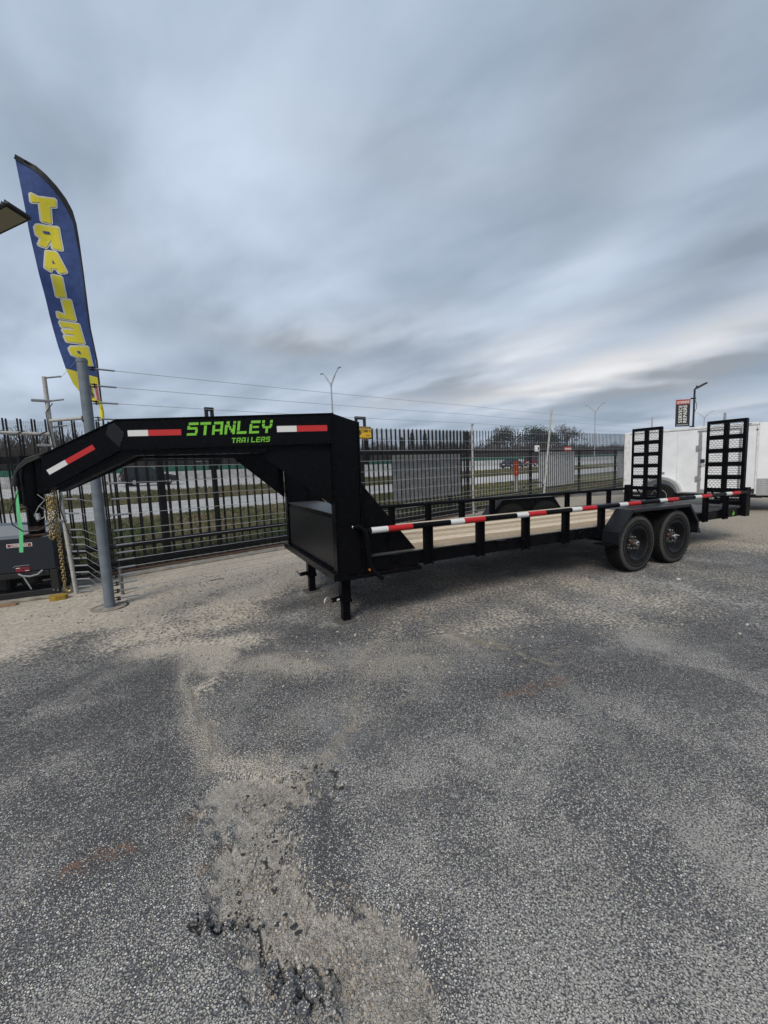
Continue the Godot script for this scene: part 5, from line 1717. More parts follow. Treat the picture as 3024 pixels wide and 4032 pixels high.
	part("dovetail_plate", box(Vector3(5.605, 0.655, -1.985), Vector3(7.42, 0.672, -0.06), 0.002), tr, g)
	for k in 12:
		var x := 0.55 + k * 0.61
		part("cross_member", box(Vector3(x - 0.03, 0.535, -1.98), Vector3(x + 0.03, 0.626, -0.057), 0.003), bk, g)
	part("rear_beam", box(Vector3(7.42, 0.52, -2.03), Vector3(7.50, 0.675, 0.0), 0.005), bk, g)
	# fenders
	for i in 2:
		var za := 0.055 if i == 0 else -2.395
		var zb := 0.285 if i == 0 else -2.145
		var prof := pv([3.68, 0.455, 3.69, 0.62, 3.945, 0.895, 5.265, 0.885, 5.49, 0.63, 5.505, 0.455])
		st = sn()
		var sk := sn()
		for k in prof.size() - 1:
			var a := prof[k]
			var b := prof[k + 1]
			var n := Vector2(a.y - b.y, b.x - a.x).normalized()
			var ia := a - n * 0.006
			var ib := b - n * 0.006
			prism(st, PackedVector2Array([a, b, ib, ia]), za, zb)
			prism(sk, PackedVector2Array([a + n * 0.001, b + n * 0.001, b - n * 0.035, a - n * 0.035]), (zb + 0.0005) if i == 0 else (za - 0.0065), (zb + 0.0065) if i == 0 else (za - 0.0005))
		var fd := part("fender", st, tr, g)
		part("fender_lip", sk, tr, fd)
		st = sn()
		prism(st, pv([3.70, 0.535, 3.70, 0.62, 3.95, 0.885, 5.26, 0.876, 5.48, 0.63, 5.49, 0.535]), (za - 0.008) if i == 0 else (zb + 0.001), (za - 0.001) if i == 0 else (zb + 0.008))
		part("inner_panel", st, bk, fd)
		st = sn()
		bx(st, Vector3(3.50, 0.462, za), Vector3(3.70, 0.474, zb - 0.02), 0.002)
		bx(st, Vector3(5.50, 0.440, za), Vector3(5.62, 0.452, zb - 0.02), 0.002)
		bx(st, Vector3(5.56, 0.452, zb - 0.09), Vector3(5.60, 0.50, zb - 0.03), 0.004)
		part("step_bracket", st, bk, fd)
	# axles, springs and wheels
	for k in 2:
		var x: float = [4.137, 5.001][k]
		var y := 0.3865 + 0.00993 * x
		part("axle", rod(Vector3(x, y, -2.20), Vector3(x, y, 0.10), 0.045, 12), bk, g)
		for z in [-0.12, -1.92]:
			st = sn()
			for l in 4:
				var w := 0.36 - l * 0.08
				tube(st, [Vector3(x - w, y + 0.10 - 0.012 * l, z), Vector3(x, y + 0.045 - 0.012 * l, z), Vector3(x + w, y + 0.10 - 0.012 * l, z)], 0.010, 5)
			part("leaf_spring", st, bk, g)
	wheels(g)
	# jacks
	for i in 2:
		var z: float = [-0.20, -1.40][i]
		var j := part("jack", box(Vector3(0.075, 0.20, z - 0.05), Vector3(0.175, 0.471, z + 0.05), 0.006), bk, g)
		part("collar", box(Vector3(0.068, 0.20, z - 0.057), Vector3(0.182, 0.235, z + 0.057), 0.004), bk, j)
		part("drop_leg", box(Vector3(0.085, 0.012, z - 0.04), Vector3(0.165, 0.199, z + 0.04), 0.004), bk, j)
		st = sn()
		prism(st, pv([-0.08, -0.10, 0.08, -0.10, 0.105, -0.075, 0.105, 0.075, 0.08, 0.10, -0.08, 0.10, -0.105, 0.075, -0.105, -0.075]), 0.0, 0.010, Transform3D(Basis(Vector3.RIGHT, Vector3.BACK, Vector3.UP), Vector3(0.125, 0.001, z)))
		part("foot_plate", st, m("dusty_steel", lin(0.085, 0.08, 0.075), 0.85), j)
		var p0 := Vector3(0.075, 0.245, z)
		var d := Vector3(-0.82, 0.0, 0.30).normalized()
		part("pin_barrel", rod(p0, p0 + d * 0.105, 0.024, 14), bk, j)
		st = sn()
		tube(st, [p0 + d * 0.10, p0 + d * 0.125, p0 + d * 0.14 + Vector3(0, 0.035, 0), p0 + d * 0.165 + Vector3(0, 0.05, 0), p0 + d * 0.19 + Vector3(0, 0.035, 0), p0 + d * 0.205 + Vector3(0, -0.005, 0)], 0.0075, 8)
		part("pin_hook", st, m("zinc", Color.WHITE), j)
		if i == 0:
			part("pin_label", box(Vector3(-0.02, -0.009, 0.0242), Vector3(0.015, 0.009, 0.0252)), m("sign_white", Color.WHITE), j, Transform3D(Basis(Vector3.UP, 0.35), p0 + d * 0.045))
	ramps(g)
	# latch pin hanging on the near gusset
	st = sn()
	tube(st, [Vector3(0.58, 0.875, -0.03), Vector3(0.56, 0.84, -0.03), Vector3(0.535, 0.79, -0.03), Vector3(0.55, 0.76, -0.03), Vector3(0.575, 0.78, -0.03), Vector3(0.565, 0.83, -0.03)], 0.007, 6)
	tube(st, [Vector3(0.55, 0.76, -0.035), Vector3(0.55, 0.69, -0.035)], 0.003, 5)
	part("latch_pin", st, m("sleeve_grey", Color.WHITE) if false else bk, g)
	safety_chains(basis_t)

func rail_tape_at(parent: Node, x0: float, x1: float, xf: Transform3D, key: String) -> void:
	rail_tape(parent, x0, x1, 0.0308, key)
	parent.get_child(parent.get_child_count() - 1).transform = xf

func pts_ring(st: SurfaceTool, c: Vector3, R: float, r: float) -> void:
	var pts := []
	for k in 20:
		pts.append(c + Vector3(cos(TAU * k / 20.0) * R, sin(TAU * k / 20.0) * R, 0))
	tube(st, pts, r, 8, false, true)

func _decal() -> SurfaceTool:
	var st := sn()
	prism(st, pv([7.14, 0.63, 7.16, 0.63, 7.16, 0.60, 7.185, 0.60, 7.18, 0.57, 7.155, 0.555, 7.145, 0.535, 7.13, 0.555, 7.11, 0.57, 7.115, 0.585, 7.14, 0.59]), -0.0145, -0.0135)
	return st

func wheels(g: Node3D) -> void:
	# tyre about its own z axis, outer face towards +z
	var ty := sn()
	lathe(ty, [Vector2(-0.10, 0.222), Vector2(-0.110, 0.245), Vector2(-0.114, 0.29), Vector2(-0.111, 0.335), Vector2(-0.098, 0.368), Vector2(-0.084, 0.3785), Vector2(0.084, 0.3785), Vector2(0.098, 0.368), Vector2(0.111, 0.335), Vector2(0.1145, 0.29), Vector2(0.110, 0.247), Vector2(0.106, 0.236), Vector2(0.098, 0.228), Vector2(0.085, 0.222)], 56)
	var tyre := ty.commit()
	var bl := sn()
	for rib in 5:
		var zc := -0.072 + rib * 0.036
		var nb := 54
		for k in nb:
			var a := TAU * (k + 0.5 * (rib % 2)) / nb
			var b := Basis(Vector3.BACK, a)
			bx(bl, Vector3(0.372, -0.0185 if rib % 2 else -0.0165, zc - 0.0145), Vector3(0.387, 0.0185 if rib % 2 else 0.0165, zc + 0.0145), 0.0, Transform3D(b * Basis(Vector3.RIGHT, 0.35 if rib % 2 else -0.2), Vector3.ZERO))
	for side in [-1.0, 1.0]:
		for k in 54:
			var b := Basis(Vector3.BACK, TAU * k / 54.0)
			bx(bl, Vector3(0.350, -0.013, side * 0.094 - 0.010), Vector3(0.380, 0.013, side * 0.094 + 0.009), 0.0, Transform3D(b, Vector3.ZERO))
	var blocks := bl.commit()
	var sc := sn()
	lathe(sc, [Vector2(0.0960, 0.3725), Vector2(0.1005, 0.3655), Vector2(0.1090, 0.3450), Vector2(0.1135, 0.328), Vector2(0.1145, 0.318)], 56)
	lathe(sc, [Vector2(0.1151, 0.292), Vector2(0.1153, 0.288), Vector2(0.1149, 0.284)], 56)
	var scuff := sc.commit()
	var scm := m("rubber_scuffed", Color.WHITE)
	weather(scm, noise_tex(29, 0.03, 0.45, 1.0), 5.0)
	var rm := sn()
	lathe(rm, [Vector2(0.088, 0.222), Vector2(0.104, 0.228), Vector2(0.106, 0.221), Vector2(0.098, 0.212), Vector2(0.078, 0.209), Vector2(0.074, 0.201), Vector2(0.052, 0.200), Vector2(0.048, 0.192), Vector2(0.028, 0.190), Vector2(0.022, 0.178), Vector2(0.004, 0.172), Vector2(0.0, 0.16), Vector2(0.012, 0.14), Vector2(0.020, 0.11), Vector2(0.016, 0.06), Vector2(0.016, 0.0)].map(func(v): return v), 48)
	var rim := rm.commit()
	var hs := sn()
	for k in 8:
		var a := TAU * (k + 0.5) / 8.0
		lathe(hs, [Vector2(0.0, 0.0165), Vector2(0.0185, 0.0165), Vector2(0.0185, 0.0)], 14, Transform3D(Basis.IDENTITY, Vector3(cos(a) * 0.134, sin(a) * 0.134, -0.001)))
	var holes := hs.commit()
	var hb := sn()
	lathe(hb, [Vector2(0.0, 0.055), Vector2(0.075, 0.050), Vector2(0.078, 0.044), Vector2(0.078, 0.0)], 20)
	var cp := sn()
	lathe(cp, [Vector2(0.078, 0.034), Vector2(0.100, 0.036), Vector2(0.112, 0.032), Vector2(0.116, 0.020), Vector2(0.116, 0.0)], 20)
	var cap_in := sn()
	lathe(cap_in, [Vector2(0.1162, 0.015), Vector2(0.1175, 0.014), Vector2(0.1175, 0.0)], 16)
	var ln := sn()
	lathe(ln, [Vector2(0.012, 0.013), Vector2(0.034, 0.012), Vector2(0.046, 0.010), Vector2(0.051, 0.005), Vector2(0.052, 0.0)], 10)
	var nut := ln.commit()
	var hub := hb.commit()
	var cap := cp.commit()
	var cin := cap_in.commit()
	var n := 0
	for side in 2:
		for k in 2:
			var x: float = [4.137, 5.001][k]
			var y := 0.3875 + 0.00993 * x
			var b := Basis(Vector3.BACK, 0.3 + n * 0.9)
			if side == 1: b = Basis(Vector3.UP, PI) * b
			var w := part("wheel", tyre, m("rubber", Color.WHITE), g, Transform3D(b, Vector3(x, y, 0.142 if side == 0 else -2.17)))
			part("tread", blocks, m("rubber", Color.WHITE), w)
			part("scuffed_ring", scuff, scm, w)
			part("rim", rim, m("rim_black", Color.WHITE), w)
			part("rim_holes", holes, m("mesh_black", Color.WHITE), w)
			part("hub", hub, m("rust_brown", Color.WHITE), w)
			part("hub_cap", cap, m("chrome", Color.WHITE), w)
			part("cap_plug", cin, m("mesh_black", Color.WHITE), w)
			for j in 8:
				var a := TAU * j / 8.0
				part("lug_nut", nut, m("chrome", Color.WHITE), w, Transform3D(Basis.IDENTITY, Vector3(cos(a) * 0.082, sin(a) * 0.082, 0.0)))
			if n == 1:
				part("paper_tag", box(Vector3(-0.002, -0.012, 0.10), Vector3(0.004, 0.012, 0.155), 0.001), m("sign_white", Color.WHITE), w, Transform3D(Basis(Vector3.BACK, -1.2 + 1.3), Vector3(0.015, 0.02, 0.0)))
			n += 1

func ramps(g: Node3D) -> void:
	var bk := m("black_paint", Color.WHITE)
	var W := 0.60
	# expanded metal: zigzag strands
	var st := sn()
	var rows := 42
	var cols := 10
	var cw := (W - 0.02) / cols
	var rh := 1.46 / rows
	for r in rows:
		for c in cols:
			for h in 2:
				var a := Vector3(0, r * rh + (0.0 if h == 0 else rh * 0.5) + 0.0, c * cw + h * cw * 0.5)
				var e := Vector3(0, r * rh + (rh * 0.5 if h == 0 else 0.0), c * cw + (h + 1) * cw * 0.5)
				if (r % 2) == 1:
					a.y = r * rh + (rh * 0.5 if h == 0 else 0.0)
					e.y = r * rh + (0.0 if h == 0 else rh * 0.5)
				var d := (e - a).normalized()
				var u := d.cross(Vector3.RIGHT).normalized() * 0.0030
				var w := Vector3(0.0026, 0, 0)
				quad(st, a - u + w, a + u + w, e + u + w, e - u + w, w)
				quad(st, a - u - w, a + u - w, e + u - w, e - u - w, -w)
				quad(st, a + u - w, a + u + w, e + u + w, e + u - w, u)
				quad(st, a - u - w, a - u + w, e - u + w, e - u - w, -u)
	var mesh := st.commit()
	for i in 2:
		var z0 := -0.63 if i == 0 else -2.035
		var ox := 7.46
		var fr := sn()
		for z in [0.0, W - 0.05]:
			bx(fr, Vector3(ox, 0.70, z0 + z), Vector3(ox + 0.012, 2.19, z0 + z + 0.05), 0.002)
			bx(fr, Vector3(ox + 0.012, 0.70, z0 + (z if z == 0.0 else z + 0.042)), Vector3(ox + 0.075, 2.19, z0 + (z + 0.008 if z == 0.0 else z + 0.05)), 0.002)
		bx(fr, Vector3(ox - 0.004, 2.14, z0 + 0.002), Vector3(ox + 0.06, 2.20, z0 + W - 0.002), 0.003)
		var rp := part("ramp", fr, bk, g)
		part("centre_bar", box(Vector3(ox + 0.001, 0.71, z0 + W * 0.5 - 0.038), Vector3(ox + 0.05, 2.138, z0 + W * 0.5 + 0.038), 0.003), bk, rp)
		for y in [0.735, 0.95, 1.185, 1.42, 1.66, 1.90]:
			part("cross_bar", box(Vector3(ox + 0.002, y - 0.040, z0 + 0.052), Vector3(ox + 0.048, y + 0.040, z0 + W * 0.5 - 0.04), 0.003), bk, rp)
			part("cross_bar", box(Vector3(ox + 0.002, y - 0.040, z0 + W * 0.5 + 0.04), Vector3(ox + 0.048, y + 0.040, z0 + W - 0.052), 0.003), bk, rp)
		var mp := part("mesh_panel", mesh, bk, rp, Transform3D(Basis.IDENTITY, Vector3(ox + 0.056, 0.70, z0 + 0.01)))
		mp.set_meta("kind", "stuff")
		st = sn()
		prism(st, pv([ox + 0.03, 1.05, ox + 0.30, 0.80, ox + 0.30, 0.74, ox + 0.06, 0.66]), z0 + W - 0.065, z0 + W - 0.053)
		part("hinge_plate", st, bk, rp)
		st = sn()
		tube(st, [Vector3(ox + 0.03, 0.98, z0 + 0.08), Vector3(ox + 0.25, 0.72, z0 + 0.12)], 0.018, 8)
		tube(st, [Vector3(ox + 0.28, 0.77, z0 + 0.05), Vector3(ox + 0.28, 0.77, z0 + W - 0.05)], 0.022, 8)
		part("support_leg", st, bk, rp)

func safety_chains(bt: Basis) -> void:
	var gold := m("gold_zinc", Color.WHITE)
	var lk := sn()
	var pts := []
	for k in 16:
		var a := TAU * k / 16.0
		pts.append(Vector3(cos(a) * 0.0105, sin(a) * 0.0105 + (0.0085 if sin(a) > 0 else -0.0085), 0))
	tube(lk, pts, 0.0038, 6, false, true)
	var link := lk.commit()
	var o := Vector3(-0.457, 0, -3.847)
	var root := Transform3D(bt, o)
	var runs := [
		[[Vector3(-2.340, 1.40, -0.915), Vector3(-2.342, 1.26, -0.905), Vector3(-2.350, 1.05, -0.90), Vector3(-2.345, 1.015, -0.895), Vector3(-2.328, 1.008, -0.89), Vector3(-2.320, 1.03, -0.885), Vector3(-2.318, 1.153, -0.885), Vector3(-2.322, 1.39, -0.90)], "shorter gold safety chain looped up under the gooseneck coupler"],
		[[Vector3(-2.300, 1.42, -0.92), Vector3(-2.298, 1.15, -0.92), Vector3(-2.296, 0.88, -0.92), Vector3(-2.293, 0.58, -0.92)], "longer gold safety chain hanging straight down from the gooseneck with a hook at its end"]]
	for q in runs:
		var ch := thing("safety_chain", q[1], "chain", Transform3D(bt, root * q[0][0]), "gold safety chains")
		var total := 0.0
		for i in q[0].size() - 1: total += (q[0][i + 1] - q[0][i]).length()
		var n := int(total / 0.0262)
		for k in n:
			var d := (k + 0.5) * 0.0262
			var i := 0
			while i < q[0].size() - 2 and d > (q[0][i + 1] - q[0][i]).length():
				d -= (q[0][i + 1] - q[0][i]).length()
				i += 1
			var t: Vector3 = (q[0][i + 1] - q[0][i]).normalized()
			var p: Vector3 = q[0][i] + t * d
			var u := t.cross(Vector3(0.3, 0.1, 1.0)).normalized()
			var b := Basis(u, t, u.cross(t)) * Basis(Vector3.UP, (PI / 2 if k % 2 else 0.0) + rng.randf_range(-0.25, 0.25))
			part("chain_link", link, gold, ch, Transform3D(b.scaled(Vector3(1.25, 1.0, 1.25)), p - q[0][0]))
		if "longer" in q[1]:
			var hk := sn()
			var e: Vector3 = q[0][-1] - q[0][0]
			tube(hk, [e + Vector3(0, 0.02, 0), e + Vector3(-0.004, -0.02, 0), e + Vector3(0.0, -0.055, 0), e + Vector3(0.02, -0.075, 0), e + Vector3(0.042, -0.06, 0), e + Vector3(0.045, -0.03, 0)], [0.010, 0.012, 0.012, 0.012, 0.010, 0.006], 10)
			part("hook", hk, gold, ch)
	# green survey ribbon
	var st := sn()
	var a := [Vector3(-2.545, 1.435, -0.90), Vector3(-2.548, 1.25, -0.885), Vector3(-2.545, 1.10, -0.89), Vector3(-2.562, 0.907, -0.89)]
	for i in 3:
		var steps := 6
		for k in steps:
			var p: Vector3 = a[i].lerp(a[i + 1], float(k) / steps)
			var r: Vector3 = a[i].lerp(a[i + 1], float(k + 1) / steps)
			var w := 0.010 + 0.007 * clampf((i * steps + k) / 9.0, 0.0, 1.0)
			var w2 := 0.010 + 0.007 * clampf((i * steps + k + 1) / 9.0, 0.0, 1.0)
			var tw := Vector3(0.9, 0, 0.35)
			bx(st, Vector3.ZERO, Vector3.ZERO)
			quad(st, p - tw * w, p + tw * w, r + tw * w2, r - tw * w2, Vector3(-0.3, 0, 1))
			quad(st, p - tw * w + Vector3(0, 0, -0.001), p + tw * w + Vector3(0, 0, -0.001), r + tw * w2 + Vector3(0, 0, -0.001), r - tw * w2 + Vector3(0, 0, -0.001), Vector3(0.3, 0, -1))
	var rb := part("green_ribbon", st, m("green_ribbon", Color.WHITE), null, root)
	tag(rb, "bright green ribbon hanging from the gooseneck coupler wiring", "ribbon")

# ---------------------------------------------------------------- white enclosed trailer behind the ramps
func enclosed_trailer() -> void:
	var d := Vector3(0.64, 0, 0.77).normalized()
	var side := Vector3(-d.z, 0, d.x)                 # towards the camera
	var xf := Transform3D(Basis(d, Vector3.UP, side), Vector3(8.86, 0, -11.4))
	var t := thing("enclosed_trailer", "white enclosed cargo trailer with a side door standing behind the black ramps", "trailer", xf)
	var wh := m("trailer_white", Color.WHITE)
	var al := m("aluminium", Color.WHITE)
	part("body", box(Vector3(-2.04, 0.47, -1.85), Vector3(1.065, 2.22, -0.012), 0.01), wh, t)
	# side skin panels with seams
	for q in [[-1.895, -0.66], [-0.655, 0.28], [0.285, 1.035]]:
		part("side_panel", box(Vector3(q[0], 0.49, -0.011), Vector3(q[1], 2.205, 0.0), 0.002), wh, t)
	part("corner_post", box(Vector3(-2.055, 0.45, -0.15), Vector3(-1.90, 2.275, 0.012), 0.012), m("board_white", Color.WHITE), t)
	part("roof_rail", box(Vector3(-1.898, 2.215, -0.15), Vector3(1.075, 2.285, 0.014), 0.012), m("board_white", Color.WHITE), t)
	part("bottom_rail", box(Vector3(-1.898, 0.45, -0.10), Vector3(1.075, 0.492, 0.010), 0.006), al, t)
	part("roof", box(Vector3(-2.0, 2.24, -1.86), Vector3(1.05, 2.295, -0.152), 0.02), wh, t)
	part("front_post", box(Vector3(1.037, 0.45, -0.15), Vector3(1.085, 2.213, 0.010), 0.012), m("board_white", Color.WHITE), t)
	part("marker_lamp", box(Vector3(1.03, 2.09, 0.011), Vector3(1.07, 2.12, 0.025), 0.006), m("sign_black", Color.WHITE), t)
	part("marker_lamp", box(Vector3(0.88, 2.245, 0.0145), Vector3(0.93, 2.265, 0.025), 0.006), m("sign_black", Color.WHITE), t)
	# rounded nose with its checker plate guard
	var st := sn()
	prism(st, pv([1.088, 0.0, 1.45, -0.10, 1.75, -0.35, 1.95, -0.92, 1.75, -1.50, 1.45, -1.75, 1.088, -1.85]), 0.45, 2.275, Transform3D(Basis(Vector3.RIGHT, Vector3.BACK, Vector3.UP), Vector3.ZERO))
	part("nose", st, wh, t)
	st = sn()
	prism(st, pv([1.09, 0.006, 1.452, -0.092, 1.455, -0.10, 1.09, -0.002]), 0.43, 0.86, Transform3D(Basis(Vector3.RIGHT, Vector3.BACK, Vector3.UP), Vector3.ZERO))
	var sg := m("stone_guard", lin(0.45, 0.45, 0.45), 0.4, 0.7)
	sg.heightmap_enabled = true
	sg.heightmap_texture = tread_height()
	sg.heightmap_scale = 0.5
	sg.uv1_triplanar = true
	sg.uv1_scale = Vector3.ONE * 9.0
	part("stone_guard", st, sg, t)
	# side door with frame, hinges, latch
	part("door", box(Vector3(-0.085, 0.575, 0.003), Vector3(0.70, 2.085, 0.016), 0.004), wh, t)
	var dr := part("door_frame", box(Vector3(-0.155, 0.51, 0.001), Vector3(-0.09, 2.145, 0.026), 0.006), al, t)
	part("frame_head", box(Vector3(-0.19, 2.148, 0.001), Vector3(0.76, 2.185, 0.024), 0.006), al, dr)
	part("frame_sill", box(Vector3(-0.088, 0.515, 0.001), Vector3(0.76, 0.555, 0.024), 0.006), al, dr)
	part("frame_jamb", box(Vector3(0.705, 0.557, 0.001), Vector3(0.755, 2.146, 0.026), 0.006), al, dr)
	for y in [1.70, 0.86]:
		var h := part("hinge", box(Vector3(-0.21, y - 0.075, 0.003), Vector3(-0.157, y + 0.075, 0.034), 0.006), m("zinc", Color.WHITE), t)
		part("hinge_leaf", box(Vector3(-0.16, y - 0.04, 0.027), Vector3(-0.07, y + 0.03, 0.036), 0.004), m("zinc", Color.WHITE), h)
	part("latch_plate", box(Vector3(-0.10, 1.30, 0.027), Vector3(0.0, 1.40, 0.05), 0.01), m("sign_black", Color.WHITE), t)
	st = sn()
	tube(st, [Vector3(-0.14, 1.20, 0.04), Vector3(-0.06, 1.24, 0.06), Vector3(0.03, 1.25, 0.05)], 0.012, 8)
	tube(st, [Vector3(-0.12, 1.22, 0.03), Vector3(-0.12, 1.02, 0.03)], 0.008, 8)
	part("latch_bar", st, m("zinc", Color.WHITE), t)
	part("vent_plate", box(Vector3(-1.05, 0.99, 0.001), Vector3(-0.95, 1.06, 0.010), 0.003), m("aluminium", Color.WHITE), t)
	# wheel under a bright rounded fender
	st = sn()
	var arc := PackedVector2Array()
	var arc2 := PackedVector2Array()
	for k in 19:
		var a := PI * k / 18.0
		arc.append(Vector2(-1.02 + cos(a) * 0.52, 0.47 + sin(a) * 0.46))
		arc2.append(Vector2(-1.02 + cos(a) * 0.44, 0.47 + sin(a) * 0.385))
	for k in 18:
		prism(st, PackedVector2Array([arc[k], arc[k + 1], arc2[k + 1], arc2[k]]), 0.001, 0.20)
	part("fender", st, m("trailer_fender", lin(0.52, 0.53, 0.54), 0.25, 0.6), t)
	var wl := part("wheel", _lathe_simple(0.36, 0.20), m("rubber", Color.WHITE), t, Transform3D(Basis.IDENTITY, Vector3(-1.02, 0.36, 0.09)))
	st = sn()
	lathe(st, [Vector2(0.09, 0.21), Vector2(0.106, 0.205), Vector2(0.104, 0.19), Vector2(0.06, 0.18)], 24)
	lathe(st, [Vector2(0.075, 0.07), Vector2(0.11, 0.05), Vector2(0.11, 0.0)], 14)
	for k in 6:
		var a := TAU * k / 6.0
		bx(st, Vector3(0.05, -0.025, 0.07), Vector3(0.19, 0.025, 0.10), 0.006, Transform3D(Basis(Vector3.BACK, a), Vector3.ZERO))
	part("rim", st, m("chrome", Color.WHITE), wl)
	part("wheel_well", box(Vector3(-1.50, 0.30, -0.30), Vector3(-0.54, 0.90, -0.009), 0.02), m("mesh_black", Color.WHITE), t)
	part("chassis", box(Vector3(-1.95, 0.36, -1.7), Vector3(1.2, 0.448, -0.06), 0.01), m("fence_black", Color.WHITE), t)
	st = sn()
	tube(st, [Vector3(1.02, 0.52, 0.02), Vector3(1.02, 0.40, 0.03)], 0.006, 6)
	bx(st, Vector3(0.97, 0.50, 0.012), Vector3(1.05, 0.60, 0.05), 0.01)
	part("cable_box", st, m("sign_black", Color.WHITE), t)
	st = sn()
	tube(st, [Vector3(1.2, 0.40, -0.35), Vector3(2.9, 0.40, -0.92), Vector3(1.2, 0.40, -1.5)], 0.05, 8)
	part("tongue", st, m("fence_black", Color.WHITE), t)

func banner_pole() -> void:
	var b := Basis(Vector3(0.99, 0, 0.14).normalized(), Vector3.UP, Vector3(-0.14, 0, 0.99).normalized())
	var t := thing("banner_pole", "black light pole with a red and black service repairs banner above the white trailer", "light pole", Transform3D(b, Vector3(16.37, 0, -22.0)))
	var bk := m("fence_black", Color.WHITE)
	part("pole", rod(Vector3.ZERO, Vector3(0.02, 4.90, 0), 0.045, 12), bk, t)
	part("bracket", box(Vector3(-0.16, 4.40, -0.03), Vector3(0.10, 4.47, 0.03), 0.01), bk, t)
	part("bracket", box(Vector3(-0.16, 2.97, -0.03), Vector3(0.07, 3.03, 0.03), 0.01), bk, t)
	var st := sn()
	bx(st, Vector3(0.0, -0.04, -0.13), Vector3(0.55, 0.04, 0.13), 0.02)
	part("lamp_head", st, bk, t, Transform3D(Basis(Vector3.BACK, 0.48), Vector3(0.07, 4.93, 0)))
	part("sensor", rod(Vector3(0.12, 5.0, 0), Vector3(0.12, 5.07, 0), 0.04, 10), bk, t)
	st = sn()
	tube(st, [Vector3(0.05, 4.36, 0.02), Vector3(0.12, 4.10, 0.04), Vector3(0.11, 3.90, 0.04), Vector3(0.05, 3.74, 0.02)], 0.012, 6)
	part("cable", st, m("cable_black", Color.WHITE), t)
	var bn := part("banner", box(Vector3(-0.86, 3.02, -0.006), Vector3(-0.165, 4.41, 0.006), 0.002), m("banner_dark", lin(0.018, 0.017, 0.018), 0.6), t)
	part("red_band", box(Vector3(-0.86, 4.16, 0.0065), Vector3(-0.165, 4.41, 0.008)), m("banner_red", lin(0.36, 0.065, 0.055), 0.6), bn)
	text(bn, "lettering", "XTREME", 0.16, m("sign_white", Color.WHITE), Transform3D(Basis(Vector3.BACK, 0.04).scaled(Vector3(0.95, 1, 1)), Vector3(-0.51, 4.265, 0.009)), 0.004)
	text(bn, "lettering", "SERVICE", 0.235, m("sign_white", Color.WHITE), Transform3D(Basis(Vector3.BACK, PI / 2), Vector3(-0.625, 3.66, 0.009)), 0.004)
	text(bn, "lettering", "REPAIRS", 0.235, m("sign_white", Color.WHITE), Transform3D(Basis(Vector3.BACK, PI / 2), Vector3(-0.40, 3.66, 0.009)), 0.004)
	part("bottom_strip", box(Vector3(-0.80, 3.08, 0.0065), Vector3(-0.23, 3.13, 0.0085)), m("lamp_grey", Color.WHITE), bn)
	part("base_plate", box(Vector3(-0.18, 0.0, -0.18), Vector3(0.18, 0.03, 0.18), 0.006), bk, t)

# ---------------------------------------------------------------- loose stones, crumbs and lumps
func stone_mesh(seed_: int, rough: float, flat: float) -> ArrayMesh:
	var g := RandomNumberGenerator.new()
	g.seed = seed_
	var st := sn()
	var dirs := []
	var rings := [[0.0, 1], [0.6, 6], [1.3, 7], [2.2, 5], [PI, 1]]
	var v := []
	for r in rings:
		var row := []
		for k in r[1]:
			var a: float = TAU * k / r[1] + g.randf_range(-0.3, 0.3)
			row.append(Vector3(sin(r[0]) * cos(a), cos(r[0]) * flat, sin(r[0]) * sin(a)) * g.randf_range(1.0 - rough, 1.0 + rough))
		v.append(row)
	for i in 4:
		var p: Array = v[i]
		var q: Array = v[i + 1]
		var n := maxi(p.size(), q.size())
		for k in n:
			var a: Vector3 = p[k * p.size() / n]
			var b: Vector3 = p[(k + 1) * p.size() / n % p.size()]
			var c: Vector3 = q[(k + 1) * q.size() / n % q.size()]
			var d: Vector3 = q[k * q.size() / n]
			if (b - a).length() > 1e-4: tri(st, a, b, c, a + b + c)
			if (c - d).length() > 1e-4: tri(st, a, c, d, a + c + d)
	return st.commit()

func scatter(called: String, label: String, mesh: Mesh, mat: Material, spots: Array, count: int, lo: float, hi: float, tints: Array, seed_: int) -> void:
	var g := RandomNumberGenerator.new()
	g.seed = seed_
	var mm := MultiMesh.new()
	mm.transform_format = MultiMesh.TRANSFORM_3D
	mm.use_colors = true
	mm.mesh = mesh
	mm.instance_count = count
	var o := PackedFloat32Array()
	o.resize(8)
	for k in count:
		var q: Array = spots[g.randi() % spots.size()]
		var a := g.randf() * TAU
		var r: float = q[2] * pow(g.randf(), 0.6)
		var u := g.randf()
		var x: float = lerpf(q[0], q[3] if q.size() > 3 else q[0], u) + cos(a) * r
		var z: float = lerpf(q[1], q[4] if q.size() > 3 else q[1], u) + sin(a) * r
		cover(x, z, gfeat, o)
		var s := lerpf(lo, hi, pow(g.randf(), 2.6))
		mm.set_instance_transform(k, Transform3D(Basis.from_euler(Vector3(g.randf_range(-0.4, 0.4), g.randf() * TAU, g.randf_range(-0.4, 0.4))).scaled(Vector3.ONE * s), Vector3(x, -0.030 * o[4] - 0.006 * o[1] - 0.012 * o[7] + s * 0.25, z)))
		var c: Color = tints[g.randi() % tints.size()]
		mm.set_instance_color(k, c * g.randf_range(0.7, 1.25))
	var i := MultiMeshInstance3D.new()
	i.name = called
	i.multimesh = mm
	i.material_override = mat
	add_child(i, true)
	tag(i, label, "gravel" if "stone" in called else "asphalt crumbs", "", "stuff")

